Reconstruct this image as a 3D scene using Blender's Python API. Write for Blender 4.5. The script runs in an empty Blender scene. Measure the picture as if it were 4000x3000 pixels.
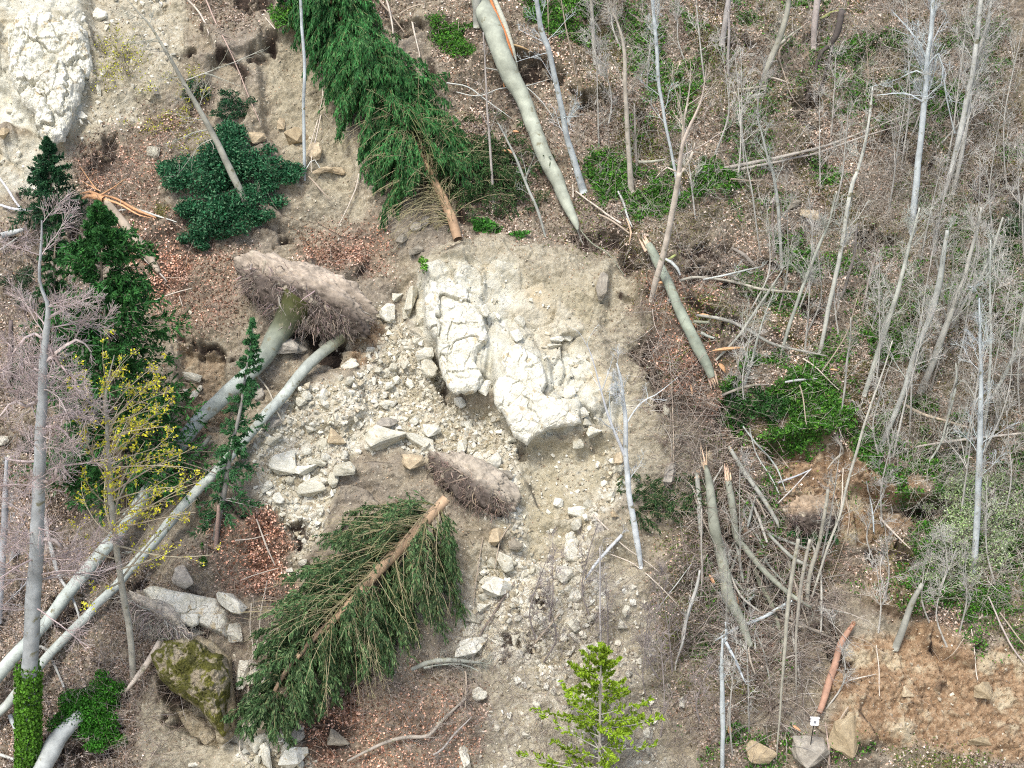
import bpy, math, random, time
import numpy as np
from mathutils import Vector
T0 = time.time()
R = np.random.default_rng(7)
random.seed(7)
scene = bpy.context.scene
COL = scene.collection

# ------------------------------------------------------------------ camera, sky, sun, exposure
PITCH = math.radians(22); DIST = 60.0; WIDTH = 36.0; PW, PH = 2212.0, 1659.0
FPX = PW * DIST / WIDTH
CD = np.array([0, math.cos(PITCH), -math.sin(PITCH)]); CU = np.array([0, math.sin(PITCH), math.cos(PITCH)])
CR = np.array([1.0, 0, 0]); CPOS = -CD * DIST
cam = bpy.data.cameras.new('camera'); camo = bpy.data.objects.new('camera', cam); COL.objects.link(camo)
cam.sensor_width = 36; cam.lens = DIST; cam.clip_start = 1; cam.clip_end = 2000
camo.location = CPOS; camo.rotation_euler = (math.pi / 2 - PITCH, 0, 0)
scene.camera = camo
SUN_EL, SUN_AZ = 58, 205          # azimuth measured from +Y clockwise: behind the camera, slightly left
w = bpy.data.worlds.new('World'); scene.world = w; w.use_nodes = True
nt = w.node_tree; bg = nt.nodes['Background']
sky = nt.nodes.new('ShaderNodeTexSky'); sky.sky_type = 'NISHITA'; sky.sun_disc = False
sky.sun_elevation = math.radians(SUN_EL); sky.sun_rotation = math.radians(SUN_AZ)
sky.air_density = 1.0; sky.dust_density = 3.0; sky.ozone_density = 0.6
nt.links.new(sky.outputs[0], bg.inputs[0]); bg.inputs[1].default_value = 0.135
sl = bpy.data.lights.new('sun', 'SUN'); sl.energy = 1.5; sl.angle = math.radians(14); sl.color = (1, 0.985, 0.94)
so = bpy.data.objects.new('sun', sl); COL.objects.link(so)
az, el = math.radians(SUN_AZ), math.radians(SUN_EL)
sv = Vector((math.sin(az) * math.cos(el), math.cos(az) * math.cos(el), math.sin(el)))
so.rotation_euler = sv.to_track_quat('Z', 'Y').to_euler(); so.location = sv * 80
scene.view_settings.view_transform = 'Standard'; scene.view_settings.look = 'None'
scene.view_settings.exposure = 1.02; scene.view_settings.gamma = 1
scene.cycles.max_bounces = 5; scene.cycles.diffuse_bounces = 3; scene.cycles.glossy_bounces = 1
scene.cycles.use_denoising = False; scene.cycles.filter_width = 1.1; scene.cycles.transmission_bounces = 1; scene.cycles.transparent_max_bounces = 4

# ------------------------------------------------------------------ numeric noise
_T = R.random((8, 256, 256))
def vn(x, y, s=0):
    xi = np.floor(x).astype(int); yi = np.floor(y).astype(int)
    fx = x - xi; fy = y - yi; fx = fx * fx * (3 - 2 * fx); fy = fy * fy * (3 - 2 * fy)
    t = _T[s % 8]; o = s * 37
    a = t[(xi + o) & 255, (yi + o) & 255]; b = t[(xi + 1 + o) & 255, (yi + o) & 255]
    c = t[(xi + o) & 255, (yi + 1 + o) & 255]; d = t[(xi + 1 + o) & 255, (yi + 1 + o) & 255]
    return (a * (1 - fx) + b * fx) * (1 - fy) + (c * (1 - fx) + d * fx) * fy
def fbm(x, y, o=4, s=0, g=0.5):
    r = 0; a = 1; n = 0
    for k in range(o):
        r = r + a * (vn(x, y, s + k) - .5); n += a; a *= g; x = x * 2.03 + 11.3; y = y * 2.03 + 5.7
    return r / n * 2
def vor(x, y, s=0):
    """F1, F2-F1, cell random a b c, offset to the cell centre"""
    xi = np.floor(x).astype(int); yi = np.floor(y).astype(int)
    f1 = np.full(x.shape, 9.); f2 = np.full(x.shape, 9.); ca = np.zeros(x.shape); cb = ca.copy(); cc = ca.copy(); ox = ca.copy(); oy = ca.copy()
    for i in (-1, 0, 1):
        for j in (-1, 0, 1):
            a = (xi + i + s * 17) & 255; b = (yi + j + s * 29) & 255
            dx = xi + i + _T[s % 8][a, b] - x; dy = yi + j + _T[(s + 1) % 8][a, b] - y
            d = np.sqrt(dx * dx + dy * dy); m = d < f1
            f2 = np.where(m, f1, np.minimum(f2, d)); f1 = np.where(m, d, f1)
            ca = np.where(m, _T[(s + 2) % 8][a, b], ca); cb = np.where(m, _T[(s + 3) % 8][a, b], cb); cc = np.where(m, _T[(s + 4) % 8][a, b], cc)
            ox = np.where(m, dx, ox); oy = np.where(m, dy, oy)
    return f1, f2 - f1, ca, cb, cc, ox, oy
def sstep(a, b, x):
    t = np.clip((x - a) / (b - a), 0, 1); return t * t * (3 - 2 * t)

# ------------------------------------------------------------------ picture <-> place
BETA = math.radians(48)
SV = np.array([0, math.cos(BETA), math.sin(BETA)]); NV = np.array([0, -math.sin(BETA), math.cos(BETA)])
def ray(px, py):
    px = np.asarray(px, float); py = np.asarray(py, float)
    d = CD + CR * ((px - PW / 2) / FPX)[..., None] + CU * ((PH / 2 - py) / FPX)[..., None]
    return d
def project(p):
    q = p - CPOS; z = q @ CD
    return PW / 2 + FPX * (q @ CR) / z, PH / 2 - FPX * (q @ CU) / z
def polysd(poly, x, y):
    """signed distance, positive inside"""
    p = np.array(poly, float); n = len(p); d = np.full(x.shape, 1e9); ins = np.zeros(x.shape, bool)
    for i in range(n):
        a = p[i]; b = p[(i + 1) % n]; e = b - a; wx = x - a[0]; wy = y - a[1]
        t = np.clip((wx * e[0] + wy * e[1]) / (e @ e + 1e-9), 0, 1)
        d = np.minimum(d, (wx - e[0] * t) ** 2 + (wy - e[1] * t) ** 2)
        c = ((a[1] > y) != (b[1] > y)) & (x < (b[0] - a[0]) * (y - a[1]) / (b[1] - a[1] + 1e-12) + a[0]); ins ^= c
    d = np.sqrt(d); return np.where(ins, d, -d)
GX = np.arange(-400, 2620, 6.0); GY = np.arange(-400, 2070, 6.0)
GXX, GYY = np.meshgrid(GX, GY, indexing='ij')
class Area:
    def __init__(s, poly, soft=20, warp=18): s.g = polysd(poly, GXX, GYY); s.soft = soft; s.warp = warp
    def sd(s, px, py):
        wx = px + s.warp * (fbm(px / 45, py / 45, 4, 1)); wy = py + s.warp * (fbm(px / 45 + 50, py / 45, 4, 2))
        i = np.clip((wx - GX[0]) / 6, 0, len(GX) - 1.001); j = np.clip((wy - GY[0]) / 6, 0, len(GY) - 1.001)
        a = i.astype(int); b = j.astype(int); i = i - a; j = j - b; g = s.g
        return (g[a, b] * (1 - i) + g[a + 1, b] * i) * (1 - j) + (g[a, b + 1] * (1 - i) + g[a + 1, b + 1] * i) * j
    def __call__(s, px, py): return sstep(-s.soft, s.soft, s.sd(px, py))

def mx(areas, px, py):
    r = np.zeros(px.shape)
    for a, k in areas: r = np.maximum(r, a(px, py) * k)
    return r
ROCK = [(Area([(-400, -400), (150, -400), (172, 0), (196, 80), (198, 190), (170, 280), (130, 312), (80, 300), (50, 265), (-400, 260)], 6, 12), 1),
        (Area([(905, 600), (1000, 590), (1110, 575), (1160, 640), (1240, 720), (1290, 800), (1375, 880), (1340, 920), (1262, 918), (1180, 942), (1132, 968), (1080, 905), (1055, 850), (985, 860), (940, 800), (905, 720), (860, 660)], 12, 22), 1),
        (Area([(-400, 270), (90, 300), (120, 340), (120, 430), (40, 400), (-20, 420), (-400, 400)], 14, 18), .8)]
SCREE = [(Area([(180, -400), (360, -400), (400, 60), (395, 130), (330, 210), (250, 280), (140, 340), (180, 200)], 25, 30), .4),
         (Area([(820, 650), (920, 740), (960, 860), (1080, 900), (1130, 980), (1250, 950), (1340, 960), (1370, 1060), (1290, 1130), (1275, 1220), (1300, 1330), (1290, 1420), (1180, 1480), (1090, 1420), (1010, 1440), (980, 1400), (1030, 1240), (1100, 1180), (1060, 1130), (960, 1040), (900, 990), (780, 970), (720, 1040), (700, 1150), (650, 1240), (620, 1150), (560, 1080), (545, 1000), (560, 930), (620, 860), (760, 830), (810, 740)], 16, 26), 1),
         (Area([(540, 1500), (640, 1560), (700, 1700), (560, 2000), (500, 1600)], 16, 20), .6),
         (Area([(1090, 1400), (1300, 1400), (1260, 1560), (1200, 1800), (900, 1800), (1080, 1560)], 26, 24), .45),
         (Area([(1240, 1200), (1360, 1250), (1430, 1420), (1440, 1700), (1200, 1800), (1040, 1560), (1200, 1400)], 40, 50), .5)]
LITTER = [(Area([(130, 330), (330, 225), (440, 200), (435, 270), (360, 310), (340, 420), (430, 560), (300, 580), (190, 430)], 30, 40), .9),
          (Area([(400, -60), (570, -60), (560, 60), (500, 90), (440, 60)], 30, 30), .6),
          (Area([(250, 520), (420, 470), (560, 560), (520, 700), (430, 745), (370, 760), (300, 620)], 45, 40), 1),
          (Area([(440, 1110), (600, 1090), (640, 1200), (600, 1320), (470, 1290), (400, 1200)], 40, 40), 1),
          (Area([(660, 490), (840, 480), (860, 600), (760, 600), (640, 560)], 36, 40), 1),
          (Area([(880, -400), (2700, -400), (2700, 1400), (2100, 1420), (1960, 1340), (1830, 1250), (1700, 1330), (1640, 1480), (1560, 1680), (1430, 1500), (1420, 1180), (1560, 1000), (1500, 880), (1420, 850), (1380, 700), (1390, 590), (1240, 540), (1010, 500), (960, 200)], 30, 34), .85),
          (Area([(740, 1480), (900, 1430), (1060, 1500), (1020, 1700), (640, 1900), (640, 1560)], 20, 30), 1),
          (Area([(-400, 1180), (60, 1180), (300, 1180), (420, 1330), (300, 1500), (300, 1900), (-400, 1900)], 24, 30), .9),
          (Area([(560, -400), (880, -400), (900, 60), (820, 60), (700, 60), (600, 20)], 20, 26), .8),
          (Area([(-400, 500), (140, 480), (250, 700), (150, 1180), (-400, 1180)], 24, 30), .8),
          (Area([(1420, 1180), (1700, 1250), (1700, 1480), (1560, 1600), (1400, 1500)], 30, 34), .7),
          (Area([(1500, 1580), (2700, 1640), (2700, 2000), (1500, 2000)], 20, 34), .6)]
REDDISH = [(Area([(150, 330), (380, 250), (360, 320), (430, 560), (300, 580)], 40, 40), .6), (Area([(250, 520), (420, 490), (540, 560), (500, 720), (370, 750)], 40, 40), .8),
           (Area([(440, 1110), (620, 1100), (620, 1310), (470, 1290)], 40, 40), 1),
           (Area([(640, 480), (860, 480), (860, 600), (640, 580)], 30, 40), .9),
           (Area([(1385, 600), (1530, 640), (1580, 900), (1500, 930), (1420, 850), (1380, 730)], 30, 40), 1),
           (Area([(640, 1530), (900, 1480), (1060, 1560), (1000, 1760), (600, 1800)], 40, 40), .9),
           (Area([(1600, 1120), (1800, 1100), (1800, 1420), (1600, 1420)], 50, 40), .7)]
CLAY = [(Area([(1650, 975), (1740, 945), (1830, 965), (1960, 1040), (2010, 1080), (1970, 1140), (1860, 1170), (1700, 1150)], 12, 24), 1),
        (Area([(1790, 1440), (1860, 1390), (2010, 1340), (2100, 1400), (2700, 1440), (2700, 1640), (2150, 1650), (1800, 1600)], 16, 26), 1),
        (Area([(1870, 1180), (1960, 1240), (1940, 1340), (1870, 1300)], 14, 20), .7),
        (Area([(380, 740), (480, 760), (490, 850), (470, 940), (390, 930)], 10, 20), .55),
        (Area([(770, 700), (830, 690), (810, 790), (760, 800)], 14, 16), .9)]
OCHRE = [(Area([(1110, 960), (1300, 950), (1340, 1010), (1270, 1100), (1240, 1210), (1130, 1210), (1110, 1100)], 20, 24), .8),
         (Area([(1120, 620), (1290, 620), (1310, 700), (1200, 770), (1110, 720)], 30, 40), .5),
         (Area([(560, 110), (720, 90), (760, 300), (770, 440), (620, 380)], 30, 30), .4)]
GREEN = [(Area([(1240, 345), (1340, 335), (1400, 370), (1600, 370), (1590, 420), (1390, 480), (1300, 440)], 12, 30), 1),
         (Area([(1545, 860), (1600, 790), (1700, 790), (1860, 860), (1850, 930), (1740, 975), (1640, 960), (1560, 930)], 12, 30), 1),
         (Area([(1820, 700), (1960, 720), (2010, 800), (1900, 810)], 12, 30), .9),
         (Area([(1850, 900), (2000, 860), (2090, 960), (2040, 1080), (1950, 1080), (1870, 1010)], 12, 40), .75),
         (Area([(1660, 500), (1730, 510), (1770, 600), (1690, 600)], 10, 24), .9),
         (Area([(930, 60), (1010, 50), (1070, 90), (1020, 140), (950, 120)], 12, 24), .8),
         (Area([(590, 25), (650, 20), (660, 80), (600, 85)], 8, 16), .7),
         (Area([(1090, -60), (1330, -60), (1280, 90), (1180, 90)], 12, 34), .7),
         (Area([(1320, 60), (1480, 20), (1560, 120), (1450, 300), (1380, 200)], 20, 50), .45),
         (Area([(1800, 90), (2010, 90), (2010, 260), (1880, 270), (1800, 200)], 20, 50), .55),
         (Area([(2020, 480), (2300, 480), (2300, 720), (2080, 620)], 20, 50), .5),
         (Area([(1990, 1060), (2300, 1040), (2300, 1300), (2080, 1330), (1960, 1200)], 20, 40), .8)]
MOSS = [(Area([(1880, 140), (1970, 130), (1990, 240), (1900, 270)], 10, 30), .9), (Area([(1870, 600), (1930, 590), (1930, 690), (1880, 700)], 10, 30), .9),
        (Area([(1690, 330), (1800, 380), (1890, 500), (1800, 480)], 14, 40), .8), (Area([(1290, 60), (1360, 90), (1330, 150), (1290, 120)], 10, 24), .8),
        (Area([(1330, 230), (1400, 230), (1420, 300), (1350, 310)], 10, 24), .6), (Area([(1560, 160), (1720, 160), (1700, 230), (1560, 220)], 14, 34), .5),
        (Area([(340, 430), (370, 440), (360, 470), (330, 470)], 8, 12), .8)]
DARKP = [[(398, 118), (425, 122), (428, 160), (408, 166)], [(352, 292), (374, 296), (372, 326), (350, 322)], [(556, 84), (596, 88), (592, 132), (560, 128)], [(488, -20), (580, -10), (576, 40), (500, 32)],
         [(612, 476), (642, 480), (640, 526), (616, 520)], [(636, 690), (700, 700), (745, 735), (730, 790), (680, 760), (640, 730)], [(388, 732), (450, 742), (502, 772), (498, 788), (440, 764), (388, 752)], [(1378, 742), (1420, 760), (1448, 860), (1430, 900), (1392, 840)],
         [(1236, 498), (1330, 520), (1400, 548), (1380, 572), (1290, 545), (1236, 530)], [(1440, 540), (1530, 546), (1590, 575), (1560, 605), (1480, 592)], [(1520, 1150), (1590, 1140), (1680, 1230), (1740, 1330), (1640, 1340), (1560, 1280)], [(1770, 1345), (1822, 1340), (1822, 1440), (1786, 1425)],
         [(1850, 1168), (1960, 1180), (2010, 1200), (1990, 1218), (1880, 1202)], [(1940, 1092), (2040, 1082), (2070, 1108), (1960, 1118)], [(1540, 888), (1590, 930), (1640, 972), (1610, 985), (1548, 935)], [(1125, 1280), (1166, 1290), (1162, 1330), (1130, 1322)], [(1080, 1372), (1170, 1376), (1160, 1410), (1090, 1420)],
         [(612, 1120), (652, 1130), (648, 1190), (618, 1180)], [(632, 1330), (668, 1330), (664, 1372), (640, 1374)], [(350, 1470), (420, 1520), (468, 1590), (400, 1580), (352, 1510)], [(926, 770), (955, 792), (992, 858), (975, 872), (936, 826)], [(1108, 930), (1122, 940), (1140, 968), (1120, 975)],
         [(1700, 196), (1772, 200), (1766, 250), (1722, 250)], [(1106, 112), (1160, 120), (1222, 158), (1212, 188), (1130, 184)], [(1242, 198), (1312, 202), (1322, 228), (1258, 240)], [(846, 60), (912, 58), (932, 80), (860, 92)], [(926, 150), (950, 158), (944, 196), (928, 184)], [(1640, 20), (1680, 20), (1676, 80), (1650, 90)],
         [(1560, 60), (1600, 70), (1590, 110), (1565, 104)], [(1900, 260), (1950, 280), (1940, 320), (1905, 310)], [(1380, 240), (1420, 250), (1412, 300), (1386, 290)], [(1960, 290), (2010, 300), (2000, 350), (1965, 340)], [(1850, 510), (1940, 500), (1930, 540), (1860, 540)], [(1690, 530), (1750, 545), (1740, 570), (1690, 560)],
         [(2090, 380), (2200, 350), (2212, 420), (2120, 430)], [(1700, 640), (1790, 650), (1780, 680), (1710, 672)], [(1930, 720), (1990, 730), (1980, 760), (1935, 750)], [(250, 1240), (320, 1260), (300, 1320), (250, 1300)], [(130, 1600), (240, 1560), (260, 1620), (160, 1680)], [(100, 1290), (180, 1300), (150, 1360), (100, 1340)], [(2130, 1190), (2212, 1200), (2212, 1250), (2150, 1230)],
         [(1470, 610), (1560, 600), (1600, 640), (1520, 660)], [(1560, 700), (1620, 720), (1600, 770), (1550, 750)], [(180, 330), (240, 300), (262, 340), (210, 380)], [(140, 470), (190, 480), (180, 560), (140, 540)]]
DARK = [(Area(p, 9, 46), 1) for p in DARKP]  # hollows, gaps and ledges whose shade is painted into the ground colour
LIGHT = [(Area([(895, 600), (930, 545), (1080, 512), (1215, 550), (1340, 570), (1385, 660), (1390, 830), (1440, 880), (1510, 930), (1505, 1080), (1390, 1090), (1340, 960), (1100, 900), (950, 800)], 14, 24), .9),
         (Area([(556, 110), (640, 80), (725, 110), (765, 300), (780, 470), (700, 560), (640, 500), (660, 420), (600, 260)], 12, 24), .7),
         (Area([(170, -400), (400, -400), (415, 60), (405, 140), (330, 230), (230, 310), (120, 350)], 16, 24), 1),
         (Area([(380, 745), (480, 760), (500, 860), (470, 950), (390, 940)], 10, 18), .8),
         (Area([(300, 1520), (420, 1500), (540, 1480), (570, 1700), (400, 2000), (260, 2000)], 24, 30), .8),
         (Area([(1110, 950), (1320, 940), (1340, 1030), (1280, 1120), (1250, 1230), (1120, 1230)], 16, 22), .9),
         (Area([(1790, 1380), (2000, 1330), (2110, 1400), (2260, 1420), (2260, 1640), (1800, 1600)], 40, 60), .6),
         (Area([(1010, 1180), (1320, 1100), (1420, 1240), (1470, 1660), (1400, 1900), (900, 1900), (1000, 1500)], 40, 50), .75)]
HGT = [([(-400, -400), (150, -400), (180, 0), (196, 80), (198, 190), (172, 270), (140, 308), (95, 300), (60, 240), (20, 190), (-400, 190)], .7, 14, 20),
       ([(900, 600), (930, 550), (1010, 545), (1080, 515), (1150, 518), (1215, 558), (1290, 590), (1335, 572), (1385, 700), (1370, 850), (1250, 950), (1100, 920), (950, 830), (890, 700)], .9, 40, 20),
       ([(912, 590), (1040, 600), (1048, 680), (1064, 760), (1045, 835), (985, 860), (942, 790), (918, 700)], .45, 8, 10),
       ([(1062, 720), (1150, 735), (1184, 790), (1192, 870), (1255, 888), (1252, 925), (1180, 942), (1130, 970), (1096, 920), (1068, 860)], .45, 8, 8),
       ([(1290, 640), (1330, 600), (1372, 640), (1385, 800), (1340, 920), (1320, 800)], -.5, 18, 14),
       ([(1386, 590), (1560, 540), (1620, 800), (1540, 900), (1440, 865), (1405, 790), (1376, 690)], .55, 7, 14),
       ([(1655, 972), (1740, 945), (1832, 962), (1845, 1095), (1760, 1105), (1700, 1110)], -.8, 8, 12),
       ([(1840, 1045), (1920, 1085), (2012, 1080), (1990, 1145), (1850, 1170)], -.7, 8, 12),
       ([(385, 748), (475, 765), (492, 850), (474, 925), (398, 935)], -.6, 8, 12),
       ([(1108, 112), (1160, 122), (1222, 158), (1212, 186), (1130, 182)], -.8, 5, 8),
       ([(1242, 198), (1312, 200), (1322, 226), (1260, 240)], -.6, 5, 8),
       ([(840, 62), (910, 58), (930, 80), (860, 92)], -.5, 5, 8),
       ([(1700, 200), (1780, 205), (1775, 245), (1730, 250)], -.7, 5, 8),
       ([(560, 105), (640, 85), (720, 120), (752, 300), (765, 420), (640, 400), (572, 280)], -.45, 8, 14),
       ([(410, 60), (560, 60), (560, 110), (440, 160), (400, 130)], .35, 6, 16),
       ([(1140, 975), (1330, 960), (1345, 1050), (1280, 1110), (1240, 1260), (1130, 1260), (1120, 1120)], -.5, 30, 20),
       ([(640, 825), (760, 800), (800, 900), (740, 945), (650, 920)], .5, 14, 14),
       ([(1640, 1240), (1800, 1200), (1760, 1420), (1640, 1400)], -.3, 20, 20),
       ([(1800, 1440), (1990, 1470), (1960, 1600), (1830, 1610)], .5, 24, 20),
       ([(2000, 1340), (2110, 1380), (2090, 1440), (2000, 1400)], .6, 8, 12),
       ([(1850, 1200), (1960, 1180), (2060, 1290), (1990, 1340), (1870, 1300)], .45, 8, 16),
       ([(1210, 1285), (1265, 1290), (1255, 1335), (1215, 1330)], -.2, 5, 6),
       ([(500, 1560), (720, 1640), (700, 2000), (380, 2000)], .3, 30, 20),
       ([(1560, 850), (1660, 800), (1850, 880), (1850, 930), (1730, 975), (1640, 955)], .5, 6, 14),
       ([(1850, 990), (2010, 1000), (2030, 1085), (1930, 1080), (1850, 1030)], .45, 6, 14),
       ([(345, 1450), (420, 1500), (480, 1590), (470, 1610), (400, 1580), (350, 1500)], -.7, 6, 6),
       ([(1530, 1180), (1600, 1160), (1680, 1250), (1700, 1400), (1600, 1400), (1560, 1300)], -.35, 12, 20),
       ([(926, 770), (955, 792), (992, 858), (975, 872), (936, 826)], -.8, 4, 5),
       ([(640, 1400), (720, 1430), (700, 1480), (600, 1500)], -.3, 10, 10)]
HGT = [(Area(p, s, wp), h) for p, h, s, wp in HGT]

def axis(lo, hi, step, far):
    c = list(np.arange(lo, hi + 1e-6, step)); d = step
    a = [lo]; 
    while a[-1] > -far: d *= 1.12; a.append(a[-1] - d)
    d = step; b = [hi]
    while b[-1] < far: d *= 1.12; b.append(b[-1] + d)
    return np.array(a[:0:-1] + c + b[1:])
UA = axis(-19.5, 19.5, .045, 170); VA = axis(-16.2, 16.8, .045, 150)
UU, VV = np.meshgrid(UA, VA, indexing='ij')
# slope profile: 48 degrees where the photograph looks, easing out far above and below
ang = BETA - np.radians(40) * sstep(22, 60, np.abs(VA)); dv = np.diff(VA, prepend=VA[0])
cy = np.cumsum(np.cos(ang) * dv); cz = np.cumsum(np.sin(ang) * dv)
k0 = np.argmin(abs(VA)); cy -= cy[k0] - VA[k0] * math.cos(BETA); cz -= cz[k0] - VA[k0] * math.sin(BETA)
def base_px(u, v):
    p = u[..., None] * CR + v[..., None] * SV
    return project(np.stack([p[..., 0], p[..., 1], p[..., 2]], -1))
v_ = np.clip(VV, -30, 30); u_ = np.clip(UU, -60, 60)
PX, PY = base_px(u_, v_); PX = np.clip(PX, -390, 2600); PY = np.clip(PY, -390, 2050)
m_rock = mx(ROCK, PX, PY); m_scree = mx(SCREE, PX, PY) * (1 - m_rock); m_lit = mx(LITTER, PX, PY)
m_red = mx(REDDISH, PX, PY); m_clay = mx(CLAY, PX, PY); m_och = mx(OCHRE, PX, PY); m_gr = mx(GREEN, PX, PY); m_moss = mx(MOSS, PX, PY)
m_light = mx(LIGHT, PX, PY); m_scree *= 1 - .65 * Area([(1120, 960), (1300, 950), (1320, 1020), (1270, 1100), (1240, 1220), (1130, 1200), (1120, 1060)], 14, 20)(PX, PY)
m_lit = m_lit * (1 - m_rock) * (1 - m_clay * .85) * (1 - m_scree)
brk = sstep(-.15, .25, fbm(UU * .5, VV * .5, 4, 3)); m_lit = m_lit * (.45 + .55 * brk)
m_gr = np.maximum(m_gr, .55 * sstep(1180, 1400, PX) * m_lit * sstep(.08, .3, fbm(UU / 2.2 + 4, VV / 1.8, 4, 2)))
m_moss = np.maximum(m_moss, .9 * sstep(1150, 1350, PX) * m_lit * sstep(.02, .25, fbm(UU / 1.5 + 24, VV / 1.2 + 9, 4, 3)))
m_gr = m_gr * sstep(-.35, .05, fbm(UU * 1.3 + 9, VV * 1.3, 4, 5)) * (1 - m_rock)
near = (np.abs(UU) < 24) & (np.abs(VV) < 20); near = near * 1.0
H = .9 * fbm(UU / 7, VV / 5, 4, 2) + .35 * fbm(UU / 1.7, VV / 1.3, 4, 4) + .05 * fbm(UU * 2.6, VV * 2.6, 4, 6)
# small terraces: soil steps with a dark lip
t = fbm(UU / 5 + 3, VV / 5 + 3, 3, 1) * 3 + VV / 1.9; st = t - np.floor(t)
stepk = (1 - m_rock) * (.25 + .95 * sstep(-.15, .3, fbm(UU / 2.5, VV / 2.5 + 40, 3, 2))) * (1 - .7 * m_scree)
H += .34 * (sstep(0, .9, st) - sstep(.93, .99, st)) * stepk
m_hum_shade = sstep(.86, .95, st) * sstep(.5, .9, stepk) * sstep(-.1, .15, fbm(UU * 1.5, VV * 1.5, 4, 4)) * (1 - m_rock) * (1 - m_scree)  # dark topsoil at the step lips, doubling as painted shade below them
m_hum_shade = np.maximum(m_hum_shade, .9 * sstep(.12, .4, fbm(UU / 1.4 + 17, VV / 1.1, 5, 6)) * np.clip(m_lit + .4 * m_gr, 0, 1))
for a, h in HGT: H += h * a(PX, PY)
m_dark = mx(DARK, PX, PY) * sstep(-.45, .0, fbm(UU * 2.4, VV * 2.4, 4, 1)); H -= .42 * m_dark; m_hum_shade = np.maximum(m_hum_shade, m_dark * (1 - .6 * m_rock)); m_lit = m_lit * (1 - .7 * m_dark); m_gr *= 1 - .8 * m_dark  # hollows are dug and their shade painted in through the humus mask
# rock: tilted blocks at three sizes, cracks between
def blocks(sc, amp, s, tilt, crack, sx=1., sy=1.):
    wu = UU + .25 / sc * fbm(UU * sc, VV * sc, 3, s); wv = VV + .25 / sc * fbm(UU * sc + 31, VV * sc, 3, s + 1)
    f1, e, a, b, c, ox, oy = vor(wu * sc * sx, wv * sc * sy, s)
    return amp * ((a - .5) * 1.2 + tilt * ((b - .5) * ox + (c - .5) * oy)) - crack * amp * (1 - sstep(0, .1, e))
rk = blocks(.7, .3, 0, 2.0, .5, 1.25, .8) + blocks(1.9, .12, 2, 2.4, .6, 1.1, .9) + blocks(5, .045, 4, 2.2, .8) + .03 * fbm(UU * 9, VV * 9, 3, 3)
H += m_rock * rk * (.55 + .45 * sstep(-.1, .2, fbm(UU / 2.2, VV / 2.2, 2, 6)))
sc_ = blocks(3.2, .13, 1, 1.8, .8) + blocks(8, .07, 3, 1.8, .6)
H += np.clip(m_scree, 0, 1) * sc_ * (.35 + .65 * sstep(-.25, .2, fbm(UU / 1.6, VV / 1.6, 3, 5)))
soilr = .07 * fbm(UU * 4, VV * 4, 5, 1, .65) + blocks(5, .06, 5, 1.4, .9) + .05 * fbm(UU * 12, VV * 12, 2, 5)
H += soilr * (1 - m_rock) * (1 - m_scree) * (1 + .8 * m_clay)
H += (m_lit * .05 + m_gr * .12) * fbm(UU * 7, VV * 7, 3, 7)
# extra lip: turf edge overhanging bare patches
H *= sstep(150, 30, np.abs(UU)) * .5 + .5
BX = UU; BY = np.broadcast_to(cy, UU.shape); BZ = np.broadcast_to(cz, UU.shape)
VERT = np.stack([BX, BY + H * NV[1], BZ + H * NV[2]], -1)
gu = np.gradient(H, UA, axis=0); gv = np.gradient(H, VA, axis=1)

def bil(G, u, v):
    i = np.interp(u, UA, np.arange(len(UA))); j = np.interp(v, VA, np.arange(len(VA)))
    a = np.clip(i.astype(int), 0, len(UA) - 2); b = np.clip(j.astype(int), 0, len(VA) - 2); i = i - a; j = j - b
    return (G[a, b] * (1 - i) + G[a + 1, b] * i) * (1 - j) + (G[a, b + 1] * (1 - i) + G[a + 1, b + 1] * i) * j
def surf(u, v): 
    u = np.asarray(u, float); v = np.asarray(v, float)
    return u[..., None] * CR + v[..., None] * SV + bil(H, u, v)[..., None] * NV
def snorm(u, v):
    n = NV - bil(gu, u, v)[..., None] * CR - bil(gv, u, v)[..., None] * SV
    return n / np.linalg.norm(n, axis=-1, keepdims=True)
def hit(px, py, off=0., smooth=False):
    """the point of the slope seen at a pixel of the 2212 x 1659 picture, lifted by off metres"""
    d = ray(px, py); off = np.asarray(off, float)
    h = np.zeros(np.shape(px)); 
    for k in range(14):
        t = (h - CPOS @ NV) / (d @ NV); p = CPOS + d * t[..., None]; u = p @ CR; v = p @ SV
        h = h * .4 + (bil(H, u, v) + off) * .6
    return p
def uv_of(px, py):
    p = hit(px, py); return p @ CR, p @ SV

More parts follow.
